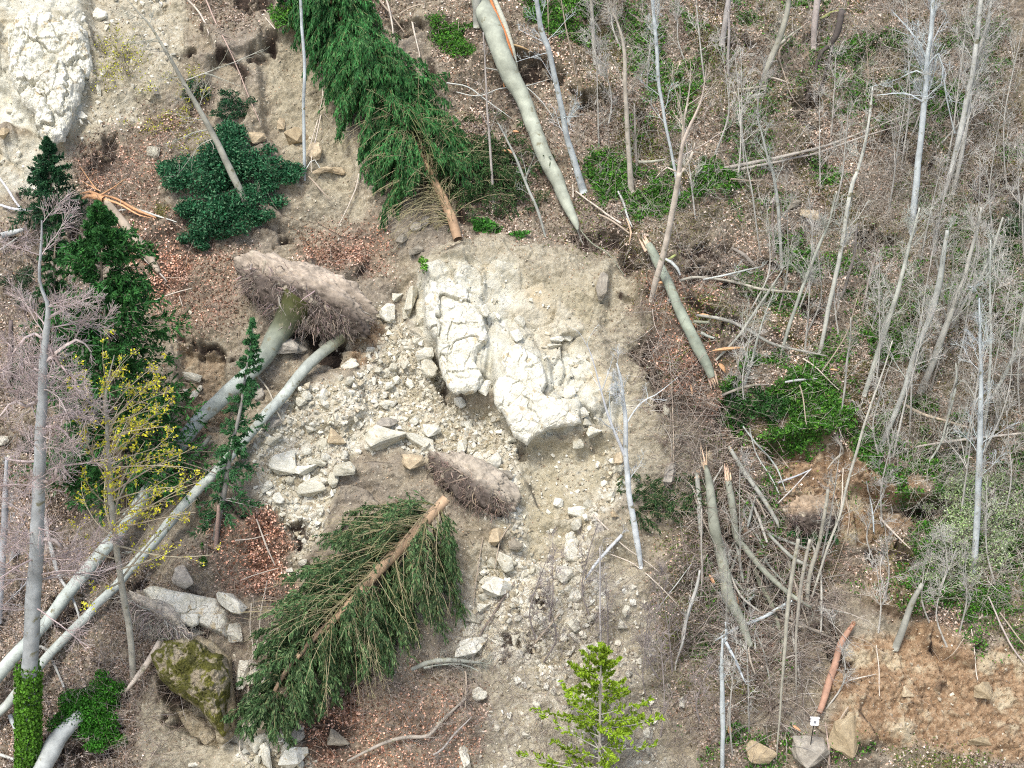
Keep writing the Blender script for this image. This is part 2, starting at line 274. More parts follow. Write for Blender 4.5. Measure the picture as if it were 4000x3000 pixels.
# ------------------------------------------------------------------ mesh building
def mesh_from(name, v, q, col=None, smooth=False, tri=False):
    k = 3 if tri else 4
    me = bpy.data.meshes.new(name); me.vertices.add(len(v)); me.vertices.foreach_set('co', np.ascontiguousarray(v, np.float32).ravel())
    me.loops.add(len(q) * k); me.loops.foreach_set('vertex_index', np.ascontiguousarray(q, np.int32).ravel())
    me.polygons.add(len(q)); me.polygons.foreach_set('loop_start', np.arange(0, len(q) * k, k, dtype=np.int32))
    me.polygons.foreach_set('use_smooth', np.full(len(q), smooth))
    me.update(calc_edges=True)
    if col is not None:
        a = me.color_attributes.new('col', 'FLOAT_COLOR', 'POINT'); c = np.ones((len(v), 4), np.float32); c[:, :col.shape[-1]] = col
        a.data.foreach_set('color', c.ravel())
    return me
class Geo:
    """collects tubes and leaves that make up ONE part"""
    def __init__(s): s.v = []; s.q = []; s.c = []; s.n = 0
    def add(s, v, q, c):
        v = v.reshape(-1, 3); s.v.append(v); s.q.append(q.reshape(-1, 4) + s.n)
        c = np.broadcast_to(np.asarray(c, float), (len(v), 3)) if np.ndim(c) == 1 else c.reshape(-1, 3)
        s.c.append(c); s.n += len(v); return s
    def tubes(s, P, r, k=3, c=(1, 1, 1), var=0., cap=False):
        """P (M,N,3) centre lines, r (M,N) radii"""
        P = np.asarray(P, float); M, N = P.shape[:2]
        if M == 0: return s
        t = np.gradient(P, axis=1); t /= np.linalg.norm(t, axis=-1, keepdims=True) + 1e-9
        ref = np.where(np.abs(t[..., 2:3]) > .9, np.array([1., 0, 0]), np.array([0, 0, 1.]))
        ref = np.broadcast_to(ref[:, :1], t.shape)
        a = np.cross(t, ref); a /= np.linalg.norm(a, axis=-1, keepdims=True) + 1e-9; b = np.cross(t, a)
        th = np.arange(k) / k * 2 * np.pi
        V = P[:, :, None] + r[..., None, None] * (a[:, :, None] * np.cos(th)[:, None] + b[:, :, None] * np.sin(th)[:, None])
        i = np.arange(M)[:, None, None] * N * k + np.arange(N - 1)[None, :, None] * k; j = np.arange(k); j2 = (j + 1) % k
        Q = np.stack([i + j, i + j2, i + k + j2, i + k + j], -1)
        cc = np.asarray(c, float)
        if cc.ndim == 1:
            cc = cc * (1 + var * (R.random((M, 1, 1, 1)) * 2 - 1)) * (1 + .4 * var * (R.random((M, 1, 1, 3)) - .5))
            cc = np.broadcast_to(cc, (M, N, k, 3))
        elif cc.ndim == 3: cc = np.broadcast_to(cc[:, :, None], (M, N, k, 3))
        s.add(V, Q, cc)
        if cap and k == 8 or cap and k == 10:
            for e in (0, N - 1):
                Q = []
                for m in range(M):
                    o = (m * N + e) * k
                    for x in range(1, k - 2, 2): Q.append((o, o + x, o + x + 1, o + x + 2))
                s.q.append(np.array(Q) + (s.n - M * N * k))
        return s
    def leaves(s, c, d, n, L, W, col, fold=.25):
        """rhombic leaves: centre c, direction d, normal n (K,3), length L, width W"""
        K = len(c); L = np.broadcast_to(L, (K,))[:, None]; W = np.broadcast_to(W, (K,))[:, None]
        d = d / (np.linalg.norm(d, axis=1, keepdims=True) + 1e-9); b = np.cross(n, d); b /= np.linalg.norm(b, axis=1, keepdims=True) + 1e-9
        n2 = np.cross(d, b)
        V = np.stack([c - d * L * .5, c + b * W * .5 + n2 * W * fold - d * L * .05, c + d * L * .5, c - b * W * .5 + n2 * W * fold - d * L * .05], 1)
        Q = np.arange(K)[:, None] * 4 + np.arange(4)
        return s.add(V, Q, np.repeat(col, 4, 0))
    def build(s, name, mat, parent=None, loc=(0, 0, 0), smooth=True):
        v = np.concatenate(s.v) - np.asarray(loc); me = mesh_from(name, v, np.concatenate(s.q), np.concatenate(s.c), smooth)
        return link(name, me, mat, parent, (0, 0, 0) if parent else loc)
def link(name, me, mat, parent=None, loc=(0, 0, 0)):
    o = bpy.data.objects.new(name, me); COL.objects.link(o)
    if not me.materials: me.materials.append(mat)
    if parent: o.parent = parent
    o.location = loc; return o
def tag(o, label, cat, group=None, kind=None):
    o['label'] = label; o['category'] = cat
    if group: o['group'] = group
    if kind: o['kind'] = kind
    return o
def thing(name, label, cat, loc, group=None):
    o = bpy.data.objects.new(name, None); COL.objects.link(o); o.location = loc; o.empty_display_size = .2
    return tag(o, label, cat, group)

# ------------------------------------------------------------------ materials
def new_mat(name, rough=.85):
    m = bpy.data.materials.new(name); m.use_nodes = True; nt = m.node_tree; b = nt.nodes['Principled BSDF']
    b.inputs['Roughness'].default_value = rough; b.inputs['Specular IOR Level'].default_value = .25
    return m, nt, b
def N(nt, typ, **kw):
    n = nt.nodes.new(typ)
    for k, v in kw.items():
        if k in n.inputs: n.inputs[k].default_value = v
        else: setattr(n, k, v)
    return n
def noise(nt, co, scale, detail=5, rough=.6, dist=0.):
    n = N(nt, 'ShaderNodeTexNoise', Scale=scale, Detail=detail, Roughness=rough, Distortion=dist); nt.links.new(co, n.inputs['Vector']); return n.outputs['Fac']
def ramp(nt, fac, stops):
    r = nt.nodes.new('ShaderNodeValToRGB'); e = r.color_ramp.elements
    while len(e) < len(stops): e.new(.5)
    for q, (p, c) in zip(e, stops): q.position = p; q.color = (*c, 1) if len(c) == 3 else c
    nt.links.new(fac, r.inputs[0]); return r.outputs[0]
def g(x): return (x, x, x)
def mix(nt, f, a, b, mode='MIX'):
    m = nt.nodes.new('ShaderNodeMix'); m.data_type = 'RGBA'; m.blend_type = mode
    for s, x in ((m.inputs[0], f), (m.inputs[6], a), (m.inputs[7], b)):
        if isinstance(x, bpy.types.NodeSocket): nt.links.new(x, s)
        else: s.default_value = x if isinstance(x, (int, float)) else (*x, 1)
    return m.outputs[2]
def math_(nt, op, a, b=None):
    m = nt.nodes.new('ShaderNodeMath'); m.operation = op
    for s, x in zip(m.inputs, (a, b)):
        if x is None: continue
        if isinstance(x, bpy.types.NodeSocket): nt.links.new(x, s)
        else: s.default_value = x
    return m.outputs[0]
def bump(nt, b, hgt, strength=.5, dist=.02):
    n = N(nt, 'ShaderNodeBump', Strength=strength, Distance=dist); nt.links.new(hgt, n.inputs['Height']); nt.links.new(n.outputs[0], b.inputs['Normal'])
def coord(nt): return nt.nodes.new('ShaderNodeTexCoord').outputs['Object']
def attr(nt, name='col'): n = nt.nodes.new('ShaderNodeAttribute'); n.attribute_name = name; return n.outputs['Color']
def sep(nt, c): n = nt.nodes.new('ShaderNodeSeparateColor'); nt.links.new(c, n.inputs[0]); return n.outputs

def mat_tinted(name, rough=.8, lo=.75, hi=1.2, sc=9., bmp=0., extra=None, transl=0.):
    """colour comes from the mesh's own tint, mottled by noise"""
    m, nt, b = new_mat(name, rough); co = coord(nt); f = noise(nt, co, sc, 5)
    c = mix(nt, 1., attr(nt), ramp(nt, f, [(.3, g(lo)), (.7, g(hi))]), 'MULTIPLY')
    if extra:
        f2 = noise(nt, co, extra[0], 4); c = mix(nt, ramp(nt, f2, [(extra[1], g(0)), (extra[1] + .08, g(1))]), c, extra[2])
    nt.links.new(c, b.inputs['Base Color'])
    if bmp: bump(nt, b, noise(nt, co, sc * 2.5, 6), bmp, .015)
    if transl:
        t = nt.nodes.new('ShaderNodeBsdfTranslucent'); nt.links.new(c, t.inputs[0]); ms = nt.nodes.new('ShaderNodeMixShader'); ms.inputs[0].default_value = transl
        nt.links.new(b.outputs[0], ms.inputs[1]); nt.links.new(t.outputs[0], ms.inputs[2]); nt.links.new(ms.outputs[0], nt.nodes['Material Output'].inputs[0])
    return m
M_BARK = mat_tinted('bark', .85, .62, 1.22, 2.2, .7, (3.2, .60, (.21, .20, .13)))
M_TWIG = mat_tinted('twig_bark', .8, .8, 1.15, 6)
M_LEAF = mat_tinted('leaf', .55, .75, 1.25, 3, transl=.25)
M_NEEDLE = mat_tinted('needles', .6, .75, 1.2, 2, transl=.15)
M_DEADLEAF = mat_tinted('dead_leaf', .8, .75, 1.15, 2, transl=.1)
M_WOOD = mat_tinted('split_wood', .7, .7, 1.15, 14, .4)
M_WHITE, _n, _b = new_mat('white_plastic', .35); _b.inputs['Base Color'].default_value = (.85, .86, .87, 1)
M_GREYP, _n, _b = new_mat('grey_plastic', .5); _b.inputs['Base Color'].default_value = (.2, .2, .21, 1)
M_BLACK, _n, _b = new_mat('black_metal', .4); _b.inputs['Base Color'].default_value = (.02, .02, .02, 1)

def rock_mat(name, a, b_, c, spots=None, spot_at=.6, sc=2.5):
    m, nt, b = new_mat(name, .9); co = coord(nt); inf = nt.nodes.new('ShaderNodeObjectInfo')
    f = noise(nt, co, sc, 8, .65); col = ramp(nt, f, [(.3, a), (.52, b_), (.72, c)])
    if spots: col = mix(nt, ramp(nt, noise(nt, co, sc * 1.1, 5, .6, .6), [(spot_at, g(0)), (spot_at + .07, g(1))]), col, spots)
    col = mix(nt, 1., col, ramp(nt, inf.outputs['Random'], [(0, (.82, .80, .74)), (1, (1.12, 1.12, 1.12))]), 'MULTIPLY')
    v = N(nt, 'ShaderNodeTexVoronoi', feature='DISTANCE_TO_EDGE', Scale=sc * 1.3); nt.links.new(co, v.inputs['Vector'])
    col = mix(nt, ramp(nt, v.outputs['Distance'], [(0, g(.35)), (.03, g(0))]), col, (.2, .17, .12))
    nt.links.new(col, b.inputs['Base Color']); bump(nt, b, noise(nt, co, sc * 5, 8, .7), .8, .03); return m
M_CHALK = rock_mat('limestone', (.44, .42, .33), (.62, .605, .52), (.76, .75, .68), (.46, .39, .26), .58)
M_TANROCK = rock_mat('tan_stone', (.34, .27, .18), (.48, .39, .26), (.60, .51, .36))
M_EARTH = rock_mat('dried_earth', (.22, .18, .12), (.36, .31, .22), (.50, .45, .34), (.28, .25, .19), .55, 3.5)
M_GREYROCK = rock_mat('grey_stone', (.22, .20, .17), (.34, .31, .26), (.46, .43, .36), (.12, .12, .05), .66)
M_MOSSROCK = rock_mat('mossy_stone', (.035, .035, .012), (.10, .10, .02), (.22, .215, .04), (.30, .26, .19), .50, 1.6)
M_RUBBLE = mat_tinted('rubble_stone', .9, .75, 1.15, 6, .5)

# ground
def ground_mat():
    m, nt, b = new_mat('hillside_ground', .95); co = coord(nt)
    z = sep(nt, attr(nt, 'zone')); z2 = sep(nt, attr(nt, 'zone2')); z3 = sep(nt, attr(nt, 'zone3'))
    n1 = noise(nt, co, .55, 6); n2 = noise(nt, co, 3.2, 8, .7); n3 = noise(nt, co, 16, 6, .7)
    soil = ramp(nt, n2, [(.28, (.165, .135, .09)), (.5, (.30, .255, .18)), (.72, (.46, .405, .30))])
    soil = mix(nt, ramp(nt, n1, [(.42, g(0)), (.62, g(.7))]), soil, (.25, .215, .175))
    soil = mix(nt, math_(nt, 'MULTIPLY', z3[2], .85), soil, ramp(nt, n2, [(.28, (.24, .205, .14)), (.5, (.40, .36, .26)), (.72, (.55, .51, .39))]))
    v = N(nt, 'ShaderNodeTexVoronoi', Scale=9.); nt.links.new(co, v.inputs['Vector'])      # pale pebbles in the soil
    sp = sep(nt, v.outputs['Color']); peb = math_(nt, 'MULTIPLY', math_(nt, 'LESS_THAN', v.outputs['Distance'], .28), math_(nt, 'GREATER_THAN', sp[0], .66))
    soil = mix(nt, math_(nt, 'MULTIPLY', peb, .75), soil, (.52, .48, .38))
    ochre = ramp(nt, n3, [(.3, (.30, .255, .15)), (.7, (.45, .40, .27))]); soil = mix(nt, math_(nt, 'MULTIPLY', z2[1], .85), soil, ochre)
    # broken stone
    vs = N(nt, 'ShaderNodeTexVoronoi', Scale=5.5); nt.links.new(co, vs.inputs['Vector']); sc = sep(nt, vs.outputs['Color'])
    scree = ramp(nt, sc[0], [(0, (.36, .31, .22)), (.4, (.52, .48, .38)), (1, (.72, .69, .58))])
    scree = mix(nt, ramp(nt, noise(nt, co, 1.1, 5), [(.42, g(0)), (.62, g(.75))]), scree, ochre)
    col = mix(nt, z[3], soil, scree)
    rock = ramp(nt, noise(nt, co, 1.1, 9, .68), [(.25, (.36, .325, .23)), (.42, (.50, .475, .375)), (.58, (.62, .605, .505)), (.78, (.72, .71, .62))])
    rock = mix(nt, ramp(nt, noise(nt, co, .5, 6, .6, .8), [(.52, g(0)), (.64, g(.8))]), rock, (.47, .40, .265))
    rock = mix(nt, math_(nt, 'MULTIPLY', z2[1], .7), rock, (.46, .37, .235))
    col = mix(nt, z[0], col, rock)
    clay = ramp(nt, n2, [(.28, (.15, .09, .048)), (.5, (.31, .205, .12)), (.72, (.48, .36, .23))])
    clay = mix(nt, ramp(nt, noise(nt, co, .9, 5), [(.52, g(0)), (.62, g(.8))]), clay, (.52, .45, .31))
    clay = mix(nt, math_(nt, 'MULTIPLY', peb, .5), clay, (.5, .42, .28)); col = mix(nt, z2[0], col, clay)
    # leaf litter: every cell a leaf
    vl = N(nt, 'ShaderNodeTexVoronoi', Scale=13., Randomness=1.); nt.links.new(co, vl.inputs['Vector']); lc = sep(nt, vl.outputs['Color'])
    lit = ramp(nt, lc[1], [(0, (.05, .037, .025)), (.35, (.15, .115, .08)), (.7, (.33, .26, .19)), (1, (.60, .50, .40))])
    litr = ramp(nt, lc[1], [(0, (.06, .028, .018)), (.4, (.15, .07, .045)), (.75, (.28, .145, .095)), (1, (.48, .30, .21))])
    lit = mix(nt, z2[2], lit, litr); lit = mix(nt, ramp(nt, n2, [(.4, g(0)), (.6, g(.4))]), lit, (.15, .13, .085)); col = mix(nt, z[1], col, lit)
    moss = ramp(nt, n3, [(.3, (.03, .035, .008)), (.7, (.14, .13, .02))]); col = mix(nt, z3[0], col, moss)
    col = mix(nt, z3[1], col, ramp(nt, n3, [(.3, (.022, .016, .012)), (.7, (.085, .06, .045))]))  # near-black tone: topsoil, and painted shade at lips and in hollows
    grn = ramp(nt, n3, [(.3, (.012, .028, .006)), (.7, (.05, .10, .02))]); col = mix(nt, z[2], col, grn)
    nt.links.new(col, b.inputs['Base Color'])
    hb = math_(nt, 'ADD', math_(nt, 'MULTIPLY', n2, 1.2), n3); hb = math_(nt, 'ADD', hb, math_(nt, 'MULTIPLY', math_(nt, 'MULTIPLY', vs.outputs['Distance'], z[3]), -2.)); bump(nt, b, hb, .9, .06)
    return m
nu, nv = UU.shape
idx = np.arange(nu * nv).reshape(nu, nv)
Q = np.stack([idx[:-1, :-1], idx[1:, :-1], idx[1:, 1:], idx[:-1, 1:]], -1).reshape(-1, 4)
me = mesh_from('hillside', VERT.reshape(-1, 3), Q, None, True)
for nm, ch in (('zone', (m_rock, m_lit, m_gr * .8, m_scree)), ('zone2', (m_clay, m_och, m_red)), ('zone3', (m_moss, m_hum_shade, m_light * (1 - m_lit * .7)))):
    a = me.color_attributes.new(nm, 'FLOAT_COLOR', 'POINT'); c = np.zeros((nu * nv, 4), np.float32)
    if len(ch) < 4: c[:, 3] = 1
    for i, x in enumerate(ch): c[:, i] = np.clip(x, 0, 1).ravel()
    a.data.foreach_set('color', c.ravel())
# alpha is not reachable through the colour socket: give the broken stone its own layer
a = me.color_attributes.new('zone4', 'FLOAT_COLOR', 'POINT'); c = np.ones((nu * nv, 4), np.float32); c[:, 0] = np.clip(m_scree, 0, 1).ravel(); a.data.foreach_set('color', c.ravel())
_sep = sep
def sep(nt, c):
    o = _sep(nt, c)
    if getattr(c.node, 'attribute_name', '') == 'zone':
        q = _sep(nt, attr(nt, 'zone4')); return [o[0], o[1], o[2], q[0]]
    return o
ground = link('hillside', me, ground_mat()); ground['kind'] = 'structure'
ground['label'] = 'steep landslide hillside of pale limestone, bare soil and leaf litter'
print('terrain', round(time.time() - T0, 1))

# ------------------------------------------------------------------ rocks
import bmesh
def rock_mesh(seed, n=16, boxy=.6, sub=2, rough=.05, dims=(1, 1, 1), lump=0.):
    r = np.random.default_rng(seed); p = r.normal(size=(n, 3)); p /= np.linalg.norm(p, axis=1, keepdims=True)
    q = p / np.abs(p).max(1, keepdims=True); p = p * (1 - boxy) + q * boxy * .85; p *= r.uniform(.82, 1.05, (n, 1)); p *= np.array(dims)
    bm = bmesh.new()
    for x in p: bm.verts.new(x)
    res = bmesh.ops.convex_hull(bm, input=bm.verts); bmesh.ops.delete(bm, geom=[e for e in res['geom_interior'] if isinstance(e, bmesh.types.BMVert)], context='VERTS')
    bmesh.ops.dissolve_limit(bm, angle_limit=.22, verts=bm.verts, edges=bm.edges); bmesh.ops.triangulate(bm, faces=bm.faces)
    if sub:
        bmesh.ops.bevel(bm, geom=list(bm.edges), offset=.045, segments=1, affect='EDGES', clamp_overlap=True); bmesh.ops.triangulate(bm, faces=bm.faces)
        for _ in range(sub):
            bmesh.ops.subdivide_edges(bm, edges=bm.edges, cuts=1, use_grid_fill=True)
        bm.normal_update()
        for v in bm.verts:
            c = np.array(v.co); d = fbm(np.array([c[0] * 2.2 + c[2] * 1.3 + seed]), np.array([c[1] * 2.2 - c[2] * 1.7]), 4, seed % 5)[0]
            v.co += v.normal * float(d) * (rough + lump)
    me = bpy.data.meshes.new('rock'); bm.to_mesh(me); bm.free()
    return me
VAR = [rock_mesh(s, 10 + s % 5 * 3, .45 + .1 * (s % 4), 2, .10) for s in range(1, 15)]
for m_ in VAR: m_.materials.append(M_CHALK)
VART = [m_.copy() for m_ in VAR[:7]]; VARG = [m_.copy() for m_ in VAR[:7]]
for m_ in VART: m_.materials[0] = M_TANROCK
for m_ in VARG: m_.materials[0] = M_GREYROCK
SETS = {'w': VAR, 't': VART, 'g': VARG}
def tilt_of(u, v):
    return Vector(snorm(np.array([u]), np.array([v]))[0])
def Z(i, j, x, y): return 719.0 * i + .35 * x, 539.2 * j + .35 * y
ZM = .35 * WIDTH / PW          # metres per tile pixel
def rock(i, j, x, y, a, b, label, kind='w', rot=0, depth=None, name='boulder', group=None, sink=.14, mesh=None, seed=None):
    px, py = Z(i, j, x, y); a *= ZM; b *= ZM; d = depth or (a + b) * .42
    p = hit(np.array([px]), np.array([py]))[0]
    me_ = mesh or random.choice(SETS[kind])
    o = link(name, me_, None); o.location = p + NV * d * (1 - sink * 2) * .9
    # local x across, z up-slope, y depth
    base = Vector(NV).to_track_quat('-Y', 'Z'); from mathutils import Euler, Quaternion
    o.rotation_mode = 'QUATERNION'; o.rotation_quaternion = Quaternion(-Vector(CD), math.radians(rot)) @ base
    o.scale = (a * 1.28, d * 1.1, b * 1.28); tag(o, label, 'boulder' if max(a, b) > .25 else 'rock', group); return o
BIG = [  # tile, x, y, half width, half height, kind, rot, label
 (0,0,1590,870,52,45,'t',0,'rounded tan boulder beside the laurel, lying left of the pale pole'),
 (0,0,1835,865,85,55,'t',-35,'large tan boulder behind the foot of the tall pale pole'),
 (0,0,1945,945,50,60,'t',20,'tan boulder under the two thin sticks right of the pale pole'),
 (0,0,1742,772,30,38,'t',0,'small tan stone above the rounded tan boulder on the bare soil'),
 (0,0,1995,1062,60,28,'t',10,'flat tan slab on the soil at the foot of the bare scar'),
 (0,0,2080,1065,52,38,'t',-15,'wedge shaped tan slab right of the flat slab below the bare scar'),
 (0,0,955,950,44,36,'w',0,'white stone under twigs at the left side of the laurel'),
 (0,0,505,722,40,22,'w',0,'pale stone at the lower right foot of the upper limestone cliff'),
 (0,0,640,460,20,34,'w',0,'upright white stone in the scree right of the upper cliff'),
 (0,0,615,560,16,36,'w',10,'narrow white stone just below the upright one in the upper scree'),
 (0,0,970,565,20,34,'g',0,'grey upright stone below the leaning tree in the upper scree'),
 (0,0,440,190,26,30,'w',20,'white block at the top right shoulder of the upper cliff'),
 (0,0,620,100,45,40,'w',30,'flat pale slab high on the scree beside the upper cliff'),
 (0,0,30,830,34,34,'t',0,'cream stone in rubble at the left picture edge below the cliff'),
 (2,0,890,1340,62,50,'t',-20,'cream boulder on the mossy ledge among right hand saplings'),
 (2,0,790,1270,45,30,'g',30,'grey stone uphill of the cream boulder on the mossy ledge'),
 (1,0,515,1410,38,36,'g',0,'grey block on the soil beside the fallen spruce butt'),
 (1,0,570,1375,28,40,'g',0,'upright grey stone under the drooping spruce boughs'),
 (1,0,515,1555,45,40,'g',15,'grey block half buried left of the central scarp crest'),
 (1,0,425,1490,36,36,'g',-15,'flat grey stone below the spruce, left of the half buried block'),
 (0,1,1760,620,80,70,'g',0,'grey brown boulder between the two uprooted beech trunks'),
 (0,1,1850,600,45,60,'g',20,'grey stone behind the boulder between the uprooted trunks'),
 (0,1,2000,590,30,30,'g',0,'small grey stone by the mossy butt of the right uprooted trunk'),
 (0,1,2155,710,48,30,'w',25,'white block right of the right uprooted trunk'),
 (0,1,1190,800,68,26,'w',-8,'long white stone in the bare hollow right of the dark fir'),
 (0,1,1150,880,26,26,'w',0,'left of three small white stones in the bare hollow by the fir'),
 (0,1,1205,905,30,30,'w',0,'middle of three small white stones in the bare hollow by the fir'),
 (0,1,1235,860,16,22,'w',0,'small white stone tight under the long one in the hollow'),
 (0,1,1755,1310,84,84,'w',-10,'large square white block at the left of the rubble below the trunks'),
 (0,1,1915,1465,86,58,'w',12,'big bright cracked block at the centre of the rubble by the spruce'),
 (0,1,1890,1365,72,36,'w',5,'flat white block resting on top of the big bright cracked block'),
 (0,1,1965,1320,48,34,'w',-10,'white block uphill right of the flat block in the rubble'),
 (0,1,1695,1185,54,36,'w',5,'cream block just above the large square white block'),
 (0,1,2085,1160,62,56,'t',0,'rounded brown boulder on leaf litter above the white rubble'),
 (0,1,1910,1240,42,30,'w',15,'white stone under the rounded brown boulder'),
 (0,1,2130,1370,60,62,'w',0,'tall cream block at the upper edge of the lower fallen spruce'),
 (0,1,2060,1420,34,50,'w',10,'narrow white block left of the tall cream block by the spruce'),
 (0,1,1650,1470,36,40,'w',30,'white stone left of the big bright block in the rubble'),
 (0,1,1720,1540,34,30,'w',0,'white stone below the large square block'),
 (0,1,1770,970,40,34,'g',0,'grey stone under the right uprooted trunk in the chute'),
 (0,1,1860,950,30,28,'w',0,'pale stone right of the trunk where it crosses the chute'),
 (0,1,1690,1080,44,36,'g',0,'grey stone right of the small fir in the chute'),
 (0,1,1600,900,36,40,'g',20,'grey stone between the two uprooted trunks in the chute'),
 (0,1,20,1190,34,34,'w',0,'white stone at the left edge behind the twiggy beech'),
 (1,1,345,400,50,52,'w',-30,'white boulder at the left rim of the central rubble beside the root plate'),
 (1,1,485,330,38,98,'w',-5,'tall upright pale block leaning on the central cliff'),
 (1,1,400,300,38,36,'w',0,'cream stone above the white boulder by the root plate'),
 (1,1,455,400,30,44,'w',10,'stone wedged between the tall upright block and the white boulder'),
 (1,1,595,735,48,62,'w',10,'cuboid block left of the dark gap under the central cliff'),
 (1,1,575,655,58,34,'w',20,'slab lying on the cuboid block beside the dark gap'),
 (1,1,105,722,52,32,'w',25,'white block with a grey shadow side on brown soil below the root plate'),
 (1,1,445,720,22,28,'w',0,'small rounded stone left of the slab beside the dark gap'),
 (1,1,285,750,28,20,'w',0,'small flat stone on brown soil at the rubble edge'),
 (1,1,640,835,34,26,'w',0,'small block right below the cuboid block at the dark gap'),
 (1,1,330,1180,125,100,'w',-15,'biggest rounded pale boulder uphill of the lower fallen spruce'),
 (1,1,545,1185,100,40,'w',-28,'clean white slab above the small root plate'),
 (1,1,335,1085,72,36,'g',-5,'blue grey stone on top of the biggest pale boulder'),
 (1,1,500,1325,62,48,'t',0,'cracked tan boulder between the spruce and the small root plate'),
 (1,1,800,1230,40,48,'w',10,'squat cream block above the small root plate'),
 (1,1,900,1295,36,36,'w',20,'cream block touching the larger pointed one above the root plate'),
 (1,1,988,1312,52,48,'w',35,'larger pointed cream block right of the small root plate top'),
 (1,1,1060,1395,50,36,'g',-20,'grey brown stone below the larger pointed cream block'),
 (1,1,1015,1382,24,14,'w',0,'little cream stone just under the larger pointed block'),
 (1,1,1515,1210,30,42,'w',0,'upright rectangular cream block right of the ochre scree'),
 (1,1,1610,1135,48,46,'w',-20,'pale block with broken face at the right foot of the cliff'),
 (1,1,1458,890,44,42,'w',20,'cube shaped block lodged right of the lower limestone nose'),
 (1,1,940,860,36,50,'w',-20,'wedge block stuck between the two limestone noses'),
 (1,1,860,425,62,44,'w',0,'square block set in the cliff above the left nose'),
 (1,1,940,385,26,36,'w',0,'bright cream cube beside the dark slot in the cliff'),
 (1,1,1660,235,36,90,'g',-5,'tall soil crusted block at the upper right rim of the scarp'),
 (1,1,1130,540,36,36,'w',20,'cream block sitting on the ledge above the lower limestone nose'),
 (1,1,1160,450,44,30,'w',-10,'cream block on the upper ledge of the central cliff'),
 (1,1,1385,560,44,16,'w',0,'flat bleached stone in the ochre bank right of the cliff'),
 (1,1,1365,600,50,14,'w',-3,'lower flat bleached stone in the ochre bank'),
 (1,1,1440,550,44,22,'w',-10,'oval bleached stone right in the ochre bank'),
 (1,1,1545,1010,40,30,'w',30,'cream block at the right end of the lower limestone nose'),
 (1,1,1570,1060,30,34,'w',0,'stone right under the end of the lower limestone nose'),
 (1,1,1770,1300,40,42,'t',0,'tan block left of the thin pale birch at scree edge'),
 (1,1,785,950,36,36,'w',20,'pale stone below the dark gap in the rubble fan'),
 (1,1,610,1130,50,42,'w',0,'dusty grey white block right of the rounded boulder'),
 (1,1,500,1060,30,30,'w',0,'stone at mid rubble left of the ochre gully'),
 (1,1,830,1090,28,28,'w',10,'cube of cream stone in the middle of the rubble fan'),
 (1,1,2080,1400,44,80,'g',-15,'upright tan grey slab standing in soil left of the snapped trunks'),
 (1,2,1010,560,95,62,'w',-28,'big rectangular white slab on the lower scree'),
 (1,2,930,670,44,34,'w',0,'cream stone left below the rectangular slab'),
 (1,2,870,730,52,38,'w',-10,'cream rock at the edge of the spruce tips below the slab'),
 (1,2,1475,325,50,58,'w',0,'pointed cream block at the bottom of the right hand rock string'),
 (1,2,1510,85,60,34,'w',-10,'cream slab at the head of the right hand rock string'),
 (1,2,1582,42,36,32,'w',0,'cream stone above the head slab of the rock string'),
 (1,2,1498,150,34,42,'w',0,'square cream block under the head slab of the rock string'),
 (1,2,1465,240,30,34,'w',0,'cream block above the pointed one in the rock string'),
 (1,2,1788,770,32,34,'w',0,'lone rounded cream stone in brown brush right of the lower scree'),
 (1,2,1130,865,28,46,'w',10,'upright brick shaped stone in the dark twigs of the lower scree'),
 (1,2,850,930,105,58,'w',10,'wide pale slab under the grey fallen branch'),
 (1,2,820,1595,34,66,'w',30,'long tilted white stone at the bottom picture edge'),
 (1,2,905,1205,42,34,'w',20,'dusty stone in brush below the grey fallen branch'),
 (1,2,1080,370,58,82,'w',25,'tall cream slab beside the spruce tips below the root plate'),
 (1,2,1010,240,52,52,'t',0,'tan block directly under the small root plate'),
 (1,2,1150,285,60,40,'g',-5,'smooth grey stone right under the small root plate'),
 (1,2,990,395,34,32,'w',0,'cream stone at left of the tall cream slab'),
 (1,2,1430,475,48,52,'w',0,'dusty cream block low on the ochre scree'),
 (1,2,1945,1445,30,34,'w',0,'white stone behind the bright young spruce, right side'),
 (1,2,1922,1240,16,28,'w',0,'small upright stone uphill right of the bright young spruce'),
 (1,2,1600,930,62,44,'w',0,'pale block just uphill of the young spruce tip'),
 (1,2,1200,705,24,22,'w',0,'small green grey stone at the dark pit on the lower scree'),
 (1,2,1145,740,28,20,'w',0,'small cream stone at the lip of the dark pit'),
 (1,2,1660,190,36,50,'g',-20,'brown shaded slab beside the white straight branch'),
 (1,2,1740,90,26,26,'t',0,'ochre stone near the thin birch foot'),
 (1,2,40,1470,70,54,'g',0,'grey lichened boulder on red litter at bottom'),
 (0,2,1180,500,92,72,'g',-25,'brown grey slab leaning above the great flat limestone slab'),
 (0,2,1255,575,34,20,'g',0,'small stone pinched above the great flat limestone slab'),
 (0,2,890,600,44,26,'g',-10,'stone at the left end of the great flat slab'),
 (0,2,895,665,44,30,'g',0,'lower stone at the left end of the great flat slab'),
 (0,2,1435,635,95,50,'w',-42,'tilted pale slab leaning on the right end of the great flat slab'),
 (0,2,1460,830,52,56,'w',15,'fractured pale slab below right of the great flat slab'),
 (0,2,1225,835,50,42,'w',-20,'cream lump above the mossy boulder'),
 (0,2,1590,1100,64,50,'w',15,'cream block against the tip of the lower fallen spruce'),
 (0,2,1580,1020,52,30,'g',0,'grey block above the cream block at the spruce tip'),
 (0,2,1495,1090,38,80,'w',-10,'upright grey white slab right of the mossy boulder'),
 (0,2,1600,1500,34,62,'w',-35,'tilted white slab just below the spruce tip'),
 (0,2,1820,1600,92,60,'w',0,'large rounded cream boulder at the bottom picture edge'),
